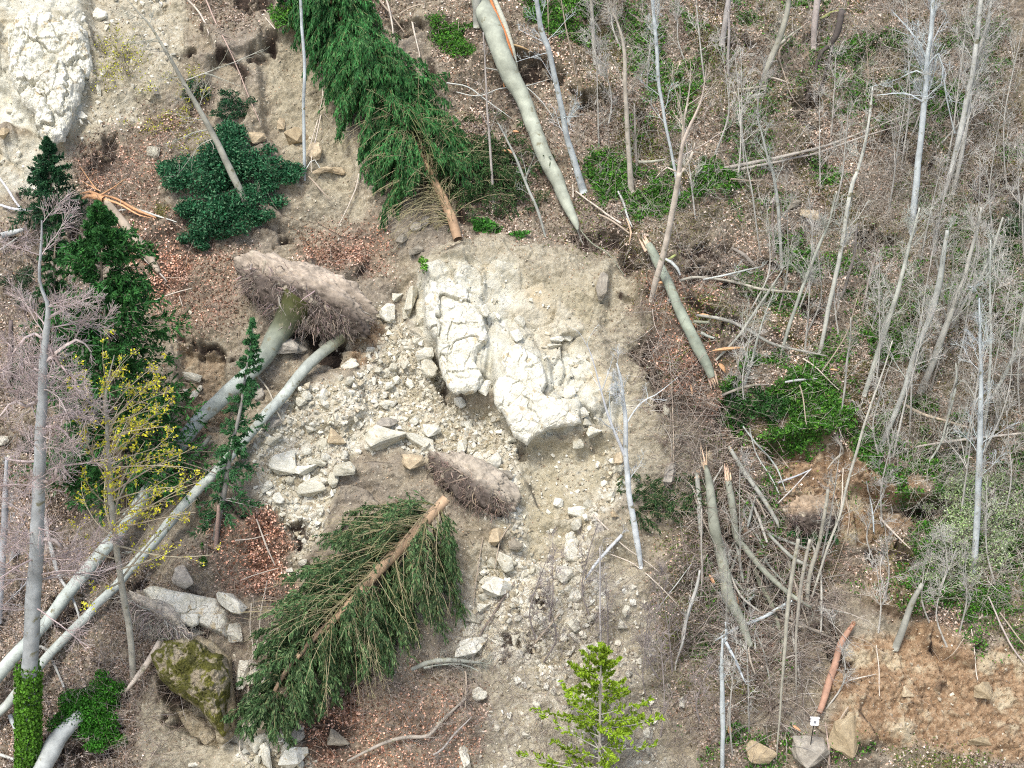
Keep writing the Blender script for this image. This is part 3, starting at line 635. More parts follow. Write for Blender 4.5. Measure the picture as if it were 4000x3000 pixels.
 (0,2,1650,1590,28,78,'w',12,'long upright white stone left of the rounded cream boulder'),
 (0,2,1590,1620,26,40,'w',-10,'short white stone at the bottom edge by the long upright one'),
 (0,2,1790,1530,50,36,'w',0,'flat cream stone touching the rounded cream boulder'),
 (0,2,1835,1465,44,36,'g',0,'grey brown stone under the lower spruce tips'),
 (0,2,1868,388,26,22,'w',0,'round cream stone in green tips at the end of the rubble chute'),
 (0,2,1788,437,22,16,'w',0,'oval cream stone below the round one at the chute end'),
 (0,2,345,1490,34,28,'w',0,'rounded white stone behind the twiggy beech trunk'),
 (0,2,1195,1640,26,18,'w',0,'small bright white stone at the bottom edge on tan soil'),
 (0,2,480,640,42,38,'t',0,'tan stone between the two pale fallen trunks'),
 (2,2,1130,1470,105,110,'t',-20,'big earth coated boulder right of the white marker post'),
 (2,2,885,1575,92,90,'g',0,'dark grey boulder carrying the white marker post'),
 (2,2,1955,1500,86,22,'t',0,'flat cream ledge stone in the brown earth bank'),
 (2,2,1490,1190,42,36,'t',0,'pale weathered stone high in the brown earth bank'),
 (2,2,1965,1185,60,48,'t',0,'cream crumbling stone in the upper brown earth bank'),
 (2,2,620,1560,110,76,'t',0,'low earth coated boulder left of the marker post'),
 (2,2,100,1255,18,32,'w',0,'small cream upright stone in grey brush at lower middle'),
 (2,2,595,885,32,22,'g',0,'grey stone by the foot of the snapped double trunk'),
 (2,1,275,1290,26,44,'t',0,'tan stone above the snapped trunk tips'),
 (2,1,10,990,24,40,'w',0,'pale stone in soil right of the scarp edge'),
]
for (i, j, x, y, a, b, kd, rt, lb) in BIG: rock(i, j, x, y, a, b, lb, kd, rt)
def slab(i, j, pts, thick, label, mat, name='limestone_slab', lift=.0, lump=.12, soft=0., seed=1, gsplit=26, yscale=1., cat='boulder', blk=.9):
    """a free standing block whose front outline is pts; real thickness, rounded back, rough surface"""
    P = np.array([Z(i, j, *q) for q in pts]); c = P.mean(0); c3 = hit(np.array([c[0]]), np.array([c[1]]))[0] + NV * lift
    # work in metres on the plane through c3 facing the camera-ish normal of the slope
    d = ray(P[:, 0], P[:, 1]); t = ((c3 - CPOS) @ NV) / (d @ NV); W = CPOS + d * t[:, None]; ux = (W - c3) @ CR; vy = (W - c3) @ SV
    r0 = max(np.ptp(ux), np.ptp(vy)) / gsplit
    gx = np.arange(ux.min() - r0, ux.max() + 2 * r0, r0 * .6); gy = np.arange(vy.min() - r0, vy.max() + 2 * r0, r0 * .6)
    A, B = np.meshgrid(gx, gy, indexing='ij')
    # front grid pinned to the outline: radial remap
    n = max(40, min(240, int((np.ptp(ux) + np.ptp(vy)) * 34))); rings = max(16, min(90, int(max(np.ptp(ux), np.ptp(vy)) * 16))); th = np.linspace(0, 2 * np.pi, n, endpoint=False)
    poly = np.stack([ux, vy], 1); seg = np.roll(poly, -1, 0) - poly; L = np.linalg.norm(seg, axis=1); cum = np.concatenate([[0], np.cumsum(L)])
    tt = np.linspace(0, cum[-1], n, endpoint=False); k = np.clip(np.searchsorted(cum, tt, 'right') - 1, 0, len(L) - 1); edge = poly[k] + seg[k] * ((tt - cum[k]) / L[k])[:, None]
    edge *= (1 + .05 * fbm(tt * 3 + seed, tt * 0, 3, 1))[:, None]
    V = []; 
    for r in range(rings + 1):           # front, centre -> rim
        f = r / rings; z = thick * (1 - f ** 10) ** .6 if soft == 0 else thick * (1 - f ** (2 + 3 * (1 - soft))) ** .6
        V.append(np.column_stack([edge * min(f, 1), np.full(n, z)]))
    for z in (-.5, -1.): V.append(np.column_stack([edge * (.97 + z * .25), np.full(n, z * thick)]))
    V.append(np.column_stack([edge * .01, np.full(n, -thick)]))
    V = np.array(V); s = seed * 3.7
    nz = lump * (fbm(V[..., 0] * 1.6 + s, V[..., 1] * 1.6, 5, 2) + .3 * fbm(V[..., 0] * 8 + s, V[..., 1] * 8 + V[..., 2] * 4, 4, 4, .6))
    for q_, am in ((.8, 1.2), (2.1, .5), (5.5, .12)):
        wx = V[..., 0] * q_ + .35 * fbm(V[..., 0] * 2 + s, V[..., 1] * 2, 3, 1); wy = V[..., 1] * q_ * .85 + .35 * fbm(V[..., 0] * 2, V[..., 1] * 2 + s, 3, 3)
        f1, e, a, b, cc, ox, oy = vor(wx + s, wy, seed % 5); nz += lump * am * ((a - .5) + (b - .5) * ox * 2 + (cc - .5) * oy * 2 - .4 * (1 - sstep(0, .07, e))) * (blk if soft == 0 else .25)
    V[..., 2] += nz; V[0] = V[0].mean(0)
    W = V[..., 0:1] * CR + V[..., 1:2] * SV + V[..., 2:3] * NV
    m = np.arange(len(V) * n).reshape(len(V), n); m2 = np.roll(m, -1, 1); Q = np.stack([m[:-1], m[1:], m2[1:], m2[:-1]], -1).reshape(-1, 4)
    me = mesh_from(name, W.reshape(-1, 3), Q, np.ones((len(V) * n, 3)) * .6, False); me.validate()
    o = link(name, me, mat, None, c3); tag(o, label, cat); return o
slab(0, 2, [(880, 560), (960, 540), (1180, 590), (1350, 625), (1385, 680), (1425, 700), (1410, 860), (1330, 830), (1240, 790), (1180, 755), (1090, 735), (1000, 705), (945, 680)], .5, 'great flat limestone slab lying across the slope above the mossy boulder', M_CHALK, lift=.35, lump=.10, blk=.4)
slab(0, 2, [(1095, 705), (1235, 710), (1225, 775), (1180, 790), (1100, 760)], .12, 'thin broken plate on the face of the great flat slab', M_CHALK, lift=.85, lump=.04, name='rock_plate', seed=2)
slab(0, 2, [(930, 955), (1010, 890), (1130, 850), (1230, 885), (1330, 940), (1405, 985), (1424, 1090), (1412, 1220), (1395, 1310), (1422, 1400), (1375, 1468), (1310, 1400), (1240, 1300), (1130, 1225), (1040, 1170), (965, 1080)], .85, 'huge moss covered boulder under tangled roots in the lower left', M_MOSSROCK, name='mossy_boulder', lift=.8, lump=.42, soft=.5, seed=4)
slab(0, 2, [(1120, 850), (1220, 840), (1330, 890), (1430, 980), (1440, 1130), (1460, 1330), (1440, 1460), (1380, 1520), (1340, 1500), (1410, 1400), (1400, 1200), (1410, 1000), (1310, 940)], .5, 'curved crust of dried soil hugging the right side of the mossy boulder', M_EARTH, name='soil_crust', lift=.45, lump=.22, soft=.4, seed=6, cat='earth')
slab(0, 2, [(1070, 1290), (1180, 1290), (1300, 1380), (1370, 1480), (1340, 1590), (1260, 1620), (1160, 1500)], .5, 'tan earth covered boulder below the mossy boulder', M_EARTH, name='boulder', lift=.0, lump=.22, soft=.6, seed=7)
slab(1, 1, [(600, 200), (830, 230), (850, 330), (930, 420), (960, 560), (900, 620), (870, 720), (930, 800), (880, 880), (770, 905), (700, 850), (660, 720), (640, 560), (580, 480), (560, 320)], .34, 'tall cracked limestone nose on the left of the central cliff', M_CHALK, name='limestone_cliff', lift=.05, lump=.16, seed=9)
slab(1, 1, [(1080, 590), (1180, 600), (1260, 660), (1300, 740), (1330, 830), (1290, 900), (1380, 960), (1520, 985), (1530, 1070), (1420, 1090), (1290, 1130), (1200, 1200), (1130, 1160), (1070, 1050), (1000, 960), (985, 840), (1030, 740), (1040, 660)], .34, 'smooth white limestone nose hanging over the ochre scree', M_CHALK, name='limestone_cliff', lift=.05, lump=.13, seed=11)
slab(0, 0, [(130, 60), (420, 80), (540, 200), (560, 420), (500, 600), (440, 760), (400, 860), (330, 880), (220, 840), (230, 700), (140, 650), (60, 480), (60, 200)], .45, 'white upper limestone cliff with cracked blocks in the top left', M_CHALK, name='limestone_cliff', lift=.0, lump=.26, seed=13)

def scatter(n, dens, lo=(-19, -15.5), hi=(19, 16)):
    """n points on the slope, density proportional to dens (a grid)"""
    out = []; tot = 0
    while tot < n:
        u = R.uniform(lo[0], hi[0], n * 2); v = R.uniform(lo[1], hi[1], n * 2); k = R.random(n * 2) < bil(dens, u, v)
        out.append(np.stack([u[k], v[k]], 1)); tot += k.sum()
        if len(out) > 60: break
    return np.concatenate(out)[:n].T
# loose blocks one could count
dn = np.clip(m_scree, 0, 1) ** 2; uu, vv = scatter(170, dn); pp = surf(uu, vv)
for k in range(len(uu)):
    px, py = project(pp[k]); s = random.choice((.09, .1, .12, .14, .17, .22)); o = link('rock', random.choice(VAR), None)
    o.location = pp[k] + NV * s * .5; o.rotation_euler = R.uniform(0, 6.28, 3); o.scale = s * R.uniform(.7, 1.35, 3)
    zone = ('upper scree right of the white cliff' if py < 420 and px < 500 else 'rubble chute under the uprooted trunks' if px < 800 and py > 780 and py < 1300 else
            'rubble at the bottom picture edge' if py > 1480 and px < 800 else 'brown earth bank' if px > 1700 else 'rubble fan left of the ochre gully' if px < 1110 and py < 1100 else
            'ochre gully below the cliff' if py < 1150 else 'lower scree tongue between spruce and brush')
    tag(o, 'small angular pale limestone rock lying loose in the ' + zone, 'rock', 'loose rocks in the ' + zone)
def stones(name, label, n, dens, smin, smax, cols, lift=.2, mat=None):
    u, v = scatter(n, dens); p = surf(u, v); s = smin * (smax / smin) ** (R.random(n) ** 2.2)
    V = []; Q = []; C = []; off = 0; cols = np.array(cols)
    for t in range(6):
        me_ = rock_mesh(100 + t, 9, .55, 0); vs = np.array([x.co for x in me_.vertices]); fs = np.array([list(f.vertices) for f in me_.polygons]); bpy.data.meshes.remove(me_)
        k = np.arange(t, len(u), 6); M = len(k); A = R.normal(size=(M, 3, 3)); q, _ = np.linalg.qr(A); q = q * R.uniform(.6, 1.3, (M, 1, 3))
        w_ = np.einsum('mij,vj->mvi', q, vs) * s[k, None, None] + (p[k] + NV * (s[k] * lift)[:, None])[:, None]
        V.append(w_.reshape(-1, 3)); Q.append((fs[None] + (np.arange(M) * len(vs))[:, None, None]).reshape(-1, 3) + off); off += M * len(vs)
        c = cols[R.integers(0, len(cols), M)] * R.uniform(.75, 1.15, (M, 1)); C.append(np.repeat(c, len(vs), 0))
    me = mesh_from(name, np.concatenate(V), np.concatenate(Q), np.concatenate(C), False, True)
    o = link(name, me, mat or M_RUBBLE); o['kind'] = 'stuff'; o['label'] = label; o['category'] = 'rubble'; return o
CH = [(.66, .63, .52), (.72, .70, .60), (.55, .50, .38), (.60, .57, .47), (.48, .42, .30)]
stones('limestone_rubble', 'broken pale limestone rubble spread down the slide', 9000, np.clip(m_scree + .25 * m_rock, 0, 1) ** 1.5, .025, .15, CH)
stones('soil_clods', 'crumbs of soil and small stones scattered over the bare ground', 8000, np.clip((1 - m_rock) * (1 - m_lit) * (1 - m_scree) * .8 + m_clay * .3, 0, 1), .015, .08, [(.36, .30, .22), (.30, .24, .17), (.45, .39, .29), (.56, .52, .41)])
print('rocks', round(time.time() - T0, 1))

# ------------------------------------------------------------------ branches
def unit(a): return a / (np.linalg.norm(a, axis=-1, keepdims=True) + 1e-9)
def grow(P, r, n, t0, t1, length, ang, K=5, pull=(0, 0, 0), wob=.15, rs=.5, lvar=.5, tip=.35, flat=0., taperlen=.6):
    """n side shoots on every centre line of P (M,N,3); returns (M*n,K,3), (M*n,K)"""
    M, Nn = P.shape[:2]; t = R.uniform(t0, t1, (M, n)) * (Nn - 1); a = np.clip(t.astype(int), 0, Nn - 2); f = (t - a)[..., None]
    m = np.arange(M)[:, None]; p = P[m, a] * (1 - f) + P[m, a + 1] * f; tan = unit(P[m, a + 1] - P[m, a]); rr = r[m, a] * (1 - f[..., 0]) + r[m, a + 1] * f[..., 0]
    rnd = R.normal(size=p.shape); rnd[..., 1] *= (1 - flat); per = unit(rnd - (rnd * tan).sum(-1, keepdims=True) * tan)
    an = np.radians(R.normal(ang, 9, (M, n)))[..., None]; d = unit(tan * np.cos(an) + per * np.sin(an))
    L = np.broadcast_to(np.asarray(length, float).reshape(-1, 1) if np.ndim(length) else length, (M, n)) * R.uniform(1 - lvar, 1, (M, n)) * (1 - taperlen * t / (Nn - 1))
    out = [p.reshape(-1, 3)]; d = d.reshape(-1, 3); L = L.reshape(-1, 1); pull = np.asarray(pull, float)
    for k in range(K - 1):
        d = unit(d + pull / (K - 1) + R.normal(size=d.shape) * wob); out.append(out[-1] + d * L / (K - 1))
    O = np.stack(out, 1); r0 = np.minimum(np.minimum(rr.reshape(-1, 1) * rs, .12), .011 * L + .003); rad = r0 * np.linspace(1, tip, K)[None]
    return O, np.maximum(rad, .0035)
def resample(P, w_, step=.25):
    """smooth spline through hand placed points"""
    P = np.asarray(P, float); n = len(P); seg = np.linalg.norm(np.diff(P, axis=0), axis=1); s = np.concatenate([[0], np.cumsum(seg)])
    m = max(4, int(s[-1] / step)); t = np.linspace(0, s[-1], m); k = np.clip(np.searchsorted(s, t, 'right') - 1, 0, n - 2); f = ((t - s[k]) / seg[k])[:, None]
    p0 = P[np.maximum(k - 1, 0)]; p1 = P[k]; p2 = P[k + 1]; p3 = P[np.minimum(k + 2, n - 1)]
    C = .5 * (2 * p1 + (p2 - p0) * f + (2 * p0 - 5 * p1 + 4 * p2 - p3) * f ** 2 + (-p0 + 3 * p1 - 3 * p2 + p3) * f ** 3)
    return C, np.interp(t, s, w_)
def path3(pts, mode, off=.1, lean=0., tile=None, minr=.006, wk=1.):
    """pts: (x, y, width) in tile or picture pixels -> 3D points and radii. 'up': last point stands on the slope; 'ground': lies along it"""
    a = np.array([p[:2] for p in pts], float); wd = np.array([p[2] for p in pts], float) * wk
    if tile is not None: a[:, 0] = 719.0 * tile[0] + .35 * a[:, 0]; a[:, 1] = 539.2 * tile[1] + .35 * a[:, 1]
    if mode == 'ground':
        rr = wd * ZM / 2; P = hit(a[:, 0], a[:, 1]); h = bil(H, P @ CR, P @ SV)
        hs = h.copy()
        if len(h) > 2:                     # a stem bridges hollows instead of following every one
            L = np.linspace(0, 1, len(h)); fit = np.polyval(np.polyfit(L, h, min(2, len(h) - 1)), L); hs = np.maximum(.35 * h + .65 * fit, h - .05)
        d = ray(a[:, 0], a[:, 1]); t = ((hs + rr + off) - CPOS @ NV) / (d @ NV); P = CPOS + d * t[:, None]
    else:
        k = int(np.argmax(a[:, 1])); B = hit(a[k:k + 1, 0], a[k:k + 1, 1])[0]; d = ray(a[:, 0], a[:, 1])
        # the upright plane through the foot, leaning towards the valley by `lean`
        nrm = np.array([0, 1, lean]); t = ((B - CPOS) @ nrm) / (d @ nrm); P = CPOS + d * t[:, None]
    dist = (P - CPOS) @ CD; rr = np.maximum(wd * .35 / 2 * dist / FPX, minr)
    if mode == 'up' and a[0, 1] < a[-1, 1]: P = P[::-1]; rr = rr[::-1]
    return P, rr
PALE = (.50, .51, .46); GREYB = (.33, .33, .28); OLIVE = (.24, .25, .18); PEACH = (.56, .49, .40); BROWN = (.26, .19, .13); WARM = (.40, .33, .25); BLUE = (.50, .54, .53)
ORANGE = (.60, .44, .30); PURPLE = (.34, .28, .26); RED = (.30, .15, .09)
def trunk_geo(P, rr, col, k=10, wob=.015, step=.22, basecol=None, rough=.06):
    C, r = resample(P, rr, step); n = len(C); s = R.random() * 99
    C = C + np.stack([fbm(np.linspace(0, n * .25, n) + s, np.zeros(n) + j * 7, 3, j) for j in range(3)], 1) * wob
    r = r * (1 + rough * fbm(np.linspace(0, n * .5, n) + s, np.zeros(n), 2, 3)); cc = np.ones((1, n, 3)) * np.array(col) * (1 + .12 * fbm(np.linspace(0, n * .2, n) + s, np.zeros(n), 3, 5))[None, :, None]
    if basecol is not None:
        f = sstep(basecol[1], 0, np.linspace(0, n * step, n))[None, :, None]; cc = cc * (1 - f) + np.array(basecol[0]) * f
    return C[None], r[None], cc
def splinters(G, P, d, L, r, n=9, col=ORANGE):
    d = unit(np.asarray(d, float)); dd = unit(d + R.normal(size=(n, 3)) * .11); L_ = L * (.15 + .85 * R.random((n, 1, 1)) ** 2.2); st = P + R.normal(size=(n, 3)) * r * .45
    t = np.linspace(0, 1, 4)[None, :, None]; pts = st[:, None] - d * r + dd[:, None] * L_ * t
    G.tubes(pts, r * R.uniform(.35, .6, (n, 1)) * np.array([[1, .95, .6, .05]]), 4, col, .25)
def bare_tree(label, pts, mode='up', tile=None, col=PALE, name='bare_tree', cat='tree', group=None, lean=0., off=.1, nb=8, bl=1.6, b2=5, b3=4, ang=38, pull=(0, 0, .35), t0=.35, basecol=None,
              broken=None, tcol=None, extra=None, k=10, b3l=.38, crown='crown', flat=0., minr=.006, wob=.02, taper=.6, splL=.6, bcol=ORANGE, twr=1., wk=1.):
    P, rr = path3(pts, mode, off, lean, tile, minr, wk); C, r, cc = trunk_geo(P, rr, col, k, wob, basecol=basecol)
    base = C[0, 0]; o = thing(name, label, cat, base, group)
    Geo().tubes(C, r, k, cc, cap=True).build('trunk', M_BARK, o, base)
    if nb or extra:
        G = Geo(); L0 = []; tc = tcol or col
        if nb:
            A, ra = grow(C, np.maximum(r, .01), nb, t0, 1., bl, ang, 7, pull, .10, .5, .5, .3, flat, taper); G.tubes(A, ra, 5, tc, .12); L0.append((A, ra))
        if extra:
            for e in extra:
                E, er = path3(e, 'plane' if mode == 'up' else 'ground', off, lean, tile)
                if mode == 'up':
                    a = np.array([q[:2] for q in e], float); wd = np.array([q[2] for q in e], float)
                    if tile is not None: a[:, 0] = 719.0 * tile[0] + .35 * a[:, 0]; a[:, 1] = 539.2 * tile[1] + .35 * a[:, 1]
                    d = ray(a[:, 0], a[:, 1]); nrm = np.array([0, 1, lean]); t = ((base - CPOS) @ nrm) / (d @ nrm); E = CPOS + d * t[:, None] + np.linspace(0, 1, len(e))[:, None] * np.array([0, R.uniform(-.6, .3), 0]); er = np.maximum(wd * .35 / 2 * ((E - CPOS) @ CD) / FPX, .005)
                E, er = resample(E, er, .25); k_ = 12; ix = np.linspace(0, len(E) - 1, k_).round().astype(int); A = E[ix][None]; ra = er[ix][None]; G.tubes(A, ra, 6, tc, .1); L0.append((A, ra))
        if b2:
            for A, ra in L0:
                ln = np.linalg.norm(A[:, -1] - A[:, 0], axis=1); B, rb = grow(A, ra, b2, .15, 1, ln * .5 + .15, 40, 6, (0, 0, .25), .14, .6, .5, .35, flat); rb = np.maximum(rb, .005 * twr); G.tubes(B, rb, 4, tc, .2)
                if b3:
                    D, rd = grow(B, rb, b3, .1, 1, b3l, 38, 5, (0, 0, .25), .18, .7, .5, .5, flat); rd = np.maximum(rd, .0045 * twr); G.tubes(D, rd, 3, tc, .25)
        G.build(crown, M_TWIG, o, base)
    if broken:
        G = Geo()
        for e in broken:
            tp = (e == 'top') == (mode == 'up'); q = C[0, -1] if tp else C[0, 0]; dr = (C[0, -1] - C[0, -3]) if tp else (C[0, 0] - C[0, 2]); splinters(G, q - unit(dr) * .1, dr, splL, r[0, -1] if tp else r[0, 0], 14, bcol)
        G.build('splintered_end', M_WOOD, o, base)
    return o

# --- the big stems, by hand
bare_tree('thick pale beech trunk split along its side, lying down the slope at top centre', [(890, -80, 108), (910, 0, 112), (960, 120, 128), (1030, 300, 116), (1100, 470, 114), (1170, 610, 100), (1220, 740, 95), (1270, 880, 95), (1330, 1010, 95), (1390, 1130, 85), (1440, 1240, 75), (1490, 1370, 46), (1512, 1420, 14)], 'ground', (1, 0), (.36, .38, .30), name='fallen_beech', off=.35, nb=0, k=14, wob=.05, basecol=((.30, .27, .18), 1.0))
o = [x for x in COL.objects if x.name.startswith('fallen_beech')][0]
G = Geo(); P, rr = path3([(968, -20, 14), (1010, 90, 26), (1050, 190, 30), (1095, 310, 26), (1130, 420, 14), (1145, 460, 4)], 'ground', .92, 0, (1, 0)); C, r, cc = trunk_geo(P, rr, (.55, .20, .07), 6, .02)
G.tubes(C, r, 6, cc); P, rr = path3([(990, -20, 30), (1040, 100, 34), (1085, 220, 30), (1120, 340, 20), (1150, 470, 6)], 'ground', .85, 0, (1, 0)); C, r, cc = trunk_geo(P, rr, (.42, .42, .33), 6, .02); G.tubes(C, r, 6, cc)
G.build('split_wood', M_WOOD, o, np.array(o.location))
bare_tree('slender pale trunk leaning just right of the split beech', [(1250, -60, 26), (1260, 0, 28), (1285, 180, 34), (1330, 300, 34), (1370, 470, 34), (1410, 660, 34), (1440, 830, 36), (1490, 990, 40), (1548, 1185, 52)], 'up', (1, 0), BLUE, lean=.15, nb=16, bl=2.6, b2=6, b3=3, ang=55, pull=(0, 0, .1), t0=.3)
bare_tree('stub of a pale trunk left of the split beech at the top edge', [(890, -60, 50), (890, 60, 52), (888, 172, 50)], 'up', (1, 0), GREYB, nb=0)
bare_tree('tall straight whitish pole standing against the bare soil scar', [(1853, -40, 17), (1860, 100, 18), (1868, 250, 19), (1878, 420, 20), (1875, 700, 21), (1880, 1000, 21), (1882, 1115, 14)], 'up', (0, 0), BLUE, nb=0)
bare_tree('grey leaning tree with fine twigs over the laurel', [(770, -20, 4), (850, 70, 9), (930, 160, 14), (1030, 330, 20), (1100, 450, 24), (1180, 590, 28), (1260, 730, 34), (1340, 880, 38), (1420, 1050, 44), (1490, 1190, 46), (1560, 1330, 46)], 'up', (0, 0), (.38, .37, .30), lean=.1, nb=14, bl=2.4, b2=7, b3=4, ang=60, t0=.35, pull=(0, 0, -.05),
          extra=[[(1150, 495, 10), (1300, 440, 8), (1450, 385, 6), (1620, 310, 3)], [(1290, 800, 10), (1200, 810, 8), (1080, 860, 5), (950, 880, 3)], [(1330, 850, 8), (1230, 900, 7), (1150, 1010, 4), (1080, 1100, 3)]])
# uprooted pair with their shared root plate
bare_tree('longer left stem of the uprooted beech pair with a moss green butt', [(1860, 300, 250), (1790, 400, 200), (1730, 500, 150), (1690, 560, 128), (1640, 650, 122), (1500, 800, 112), (1300, 985, 104), (1150, 1160, 98), (1050, 1300, 94), (850, 1590, 90), (640, 1850, 88), (450, 2085, 86), (300, 2285, 80), (100, 2500, 86), (-30, 2660, 84), (-200, 2900, 70)], 'ground', (0, 1), (.44, .48, .43), name='uprooted_beech', wk=.95, off=.55, nb=5, bl=1.6, b2=4, b3=3, t0=.25, k=14, wob=.06, group=None, basecol=((.07, .075, .022), 4.4))
bare_tree('shorter right stem of the uprooted beech pair', [(2175, 420, 130), (2110, 530, 108), (2060, 585, 96), (1900, 720, 98), (1750, 900, 92), (1620, 1040, 88), (1500, 1180, 84), (1340, 1370, 82), (1180, 1530, 90), (1000, 1745, 90), (780, 1995, 84), (560, 2235, 78), (430, 2365, 84), (300, 2505, 82), (130, 2715, 84), (-20, 2870, 80), (-200, 3050, 70)], 'ground', (0, 1), (.43, .46, .41), name='uprooted_beech', wk=.72, off=.4, nb=5, bl=1.6, b2=4, b3=3, t0=.3, k=14, wob=.06, basecol=((.10, .10, .035), 3.2))
bare_tree('thin dead branch lying alongside the left uprooted stem', [(1300, 1150, 22), (1230, 1240, 34), (1150, 1340, 34), (1080, 1440, 28)], 'ground', (0, 1), GREYB, name='fallen_branch', cat='branch', nb=4, bl=.9, b2=2, b3=0, off=.3)
bare_tree('short thick pale trunk piece at the bottom left corner under the shrub', [(500, 1330, 80), (370, 1460, 110), (310, 1560, 118), (250, 1680, 110), (200, 1780, 110)], 'ground', (0, 2), (.42, .44, .42), name='fallen_log', off=.3, nb=0, k=14)
bare_tree('snapped grey stem with a burst of orange splinters beside the young fir', [(640, 1225, 42), (700, 1300, 50), (780, 1400, 58), (850, 1490, 66), (920, 1580, 60), (980, 1680, 26)], 'ground', (0, 0), WARM, name='snapped_trunk', off=.25, nb=0)
o = [x for x in COL.objects if x.name.startswith('snapped_trunk')][0]; G = Geo()
for pts in ([(640, 1230, 40), (560, 1205, 30), (490, 1235, 6)], [(640, 1230, 30), (560, 1185, 22), (495, 1195, 4)], [(640, 1225, 26), (570, 1220, 20), (500, 1215, 4)], [(600, 1215, 16), (690, 1165, 10), (780, 1100, 3)], [(620, 1200, 14), (720, 1225, 16), (830, 1290, 22), (965, 1342, 8)], [(640, 1230, 20), (740, 1260, 16), (850, 1325, 10), (930, 1345, 3)], [(600, 1170, 10), (550, 1110, 8), (490, 1025, 3)], [(620, 1180, 8), (560, 1150, 8), (500, 1115, 3)]):
    P, rr = path3(pts, 'ground', .42, 0, (0, 0)); C, r, cc = trunk_geo(P, rr, (.66, .37, .19), 5, .02); G.tubes(C, r, 5, cc * R.uniform(.8, 1.2))
G.build('splintered_end', M_WOOD, o, np.array(o.location))
bare_tree('snapped olive trunk with broken ends right of the scarp crest', [(1945, -30, 50), (1985, 40, 58), (2060, 190, 62), (2120, 330, 64), (2190, 480, 70), (2250, 600, 76), (2310, 720, 62), (2335, 790, 44)], 'ground', (1, 1), (.27, .30, .23), name='snapped_trunk', off=.3, nb=3, bl=.5, b2=0, b3=0, t0=.3, k=12, broken=('top', 'bottom'), splL=.8)
o = bare_tree('peach barked young tree with forked top standing before the snapped olive trunk', [(2140, 1060, 34), (2110, 1230, 36), (2070, 1440, 38), (2030, 1600, 38), (1990, 1740, 36), (1960, 1862, 26)], 'up', (1, 0), PEACH, lean=.2, nb=0, b2=6, b3=3,
          extra=[[(2135, 1080, 30), (2155, 900, 26), (2205, 760, 20), (2260, 640, 14), (2290, 480, 8), (2296, 380, 4)], [(2135, 1080, 22), (2190, 1010, 18), (2225, 930, 14), (2235, 880, 6)], [(2155, 900, 18), (2170, 730, 14), (2200, 560, 9), (2212, 420, 4)], [(2170, 860, 14), (2150, 700, 10), (2120, 580, 6), (2080, 440, 3)], [(2190, 820, 14), (2270, 740, 10), (2310, 660, 6), (2330, 600, 3)], [(2120, 1060, 12), (2060, 1040, 9), (1990, 1120, 5)]])
bare_tree('reddish rotten log standing out of the litter left of the earth bank', [(1160, 775, 46), (1090, 880, 66), (1030, 1050, 74), (985, 1180, 76), (950, 1315, 60)], 'ground', (2, 2), (.42, .25, .17), name='rotten_log', cat='log', off=.25, nb=0, k=9, wob=.06, wk=.62, broken=('top',), bcol=(.34, .17, .10), splL=.5)
bare_tree('short grey pole leaning in the sunken turf above the earth bank', [(1585, 520, 26), (1520, 640, 36), (1470, 780, 44), (1415, 925, 50)], 'up', (2, 2), GREYB, name='leaning_stump', nb=0)
bare_tree('thickest of the snapped grey trunks with a forked lower end', [(245, 1330, 22), (270, 1440, 50), (288, 1600, 62), (300, 1720, 68), (335, 1860, 68), (362, 2000, 74), (390, 2150, 84), (450, 2260, 60), (500, 2390, 52), (530, 2450, 26)], 'ground', (2, 1), (.26, .27, .21), name='snapped_trunk', off=.5, nb=6, bl=.8, b2=2, b3=0, broken=('top',), splL=.9, extra=[[(390, 2150, 60), (392, 2200, 50), (388, 2250, 30)]])
bare_tree('middle snapped grey trunk with a peach broken tip', [(380, 1400, 40), (398, 1500, 46), (420, 1640, 46), (440, 1780, 44), (500, 1850, 40), (580, 1950, 36), (690, 2060, 34), (800, 2150, 26), (900, 2210, 14)], 'ground', (2, 1), (.27, .28, .22), name='snapped_trunk', off=.45, nb=8, bl=1.2, b2=3, b3=2, broken=('top',), splL=.7)
bare_tree('short leftmost of the snapped trunk trio by the scree', [(192, 1375, 28), (205, 1500, 32), (212, 1660, 34), (222, 1760, 26)], 'ground', (2, 1), GREYB, name='snapped_trunk', off=.3, nb=2, bl=.5, b2=0, broken=('top',), splL=.4)
bare_tree('curved grey branch leaning down into the snapped trunk pile', [(392, 1215, 20), (440, 1300, 28), (520, 1425, 30), (580, 1510, 28), (690, 1680, 24), (700, 1720, 12)], 'ground', (2, 1), GREYB, name='fallen_branch', cat='branch', off=.4, nb=3, bl=.7, b2=2, broken=('top',), splL=.3)
bare_tree('grey stem crossing under the snapped trunks to the right', [(540, 400, 30), (590, 540, 30), (650, 640, 30), (690, 760, 24), (725, 900, 14)], 'ground', (2, 2), OLIVE, name='fallen_branch', cat='branch', off=.3, nb=5, bl=.8, b2=2)
bare_tree('bent white branch lying across the snapped trunk pile', [(310, 870, 8), (450, 790, 22), (600, 730, 24), (700, 670, 22), (780, 625, 12)], 'ground', (2, 2), BLUE, name='fallen_branch', cat='branch', off=.6, nb=3, bl=.5, b2=2)
bare_tree('straight grey branch slanting into the pile from the upper left', [(630, 210, 18), (720, 300, 22), (800, 370, 22), (895, 415, 18)], 'ground', (2, 2), GREYB, name='fallen_branch', cat='branch', off=.5, nb=3, bl=.5, b2=2)
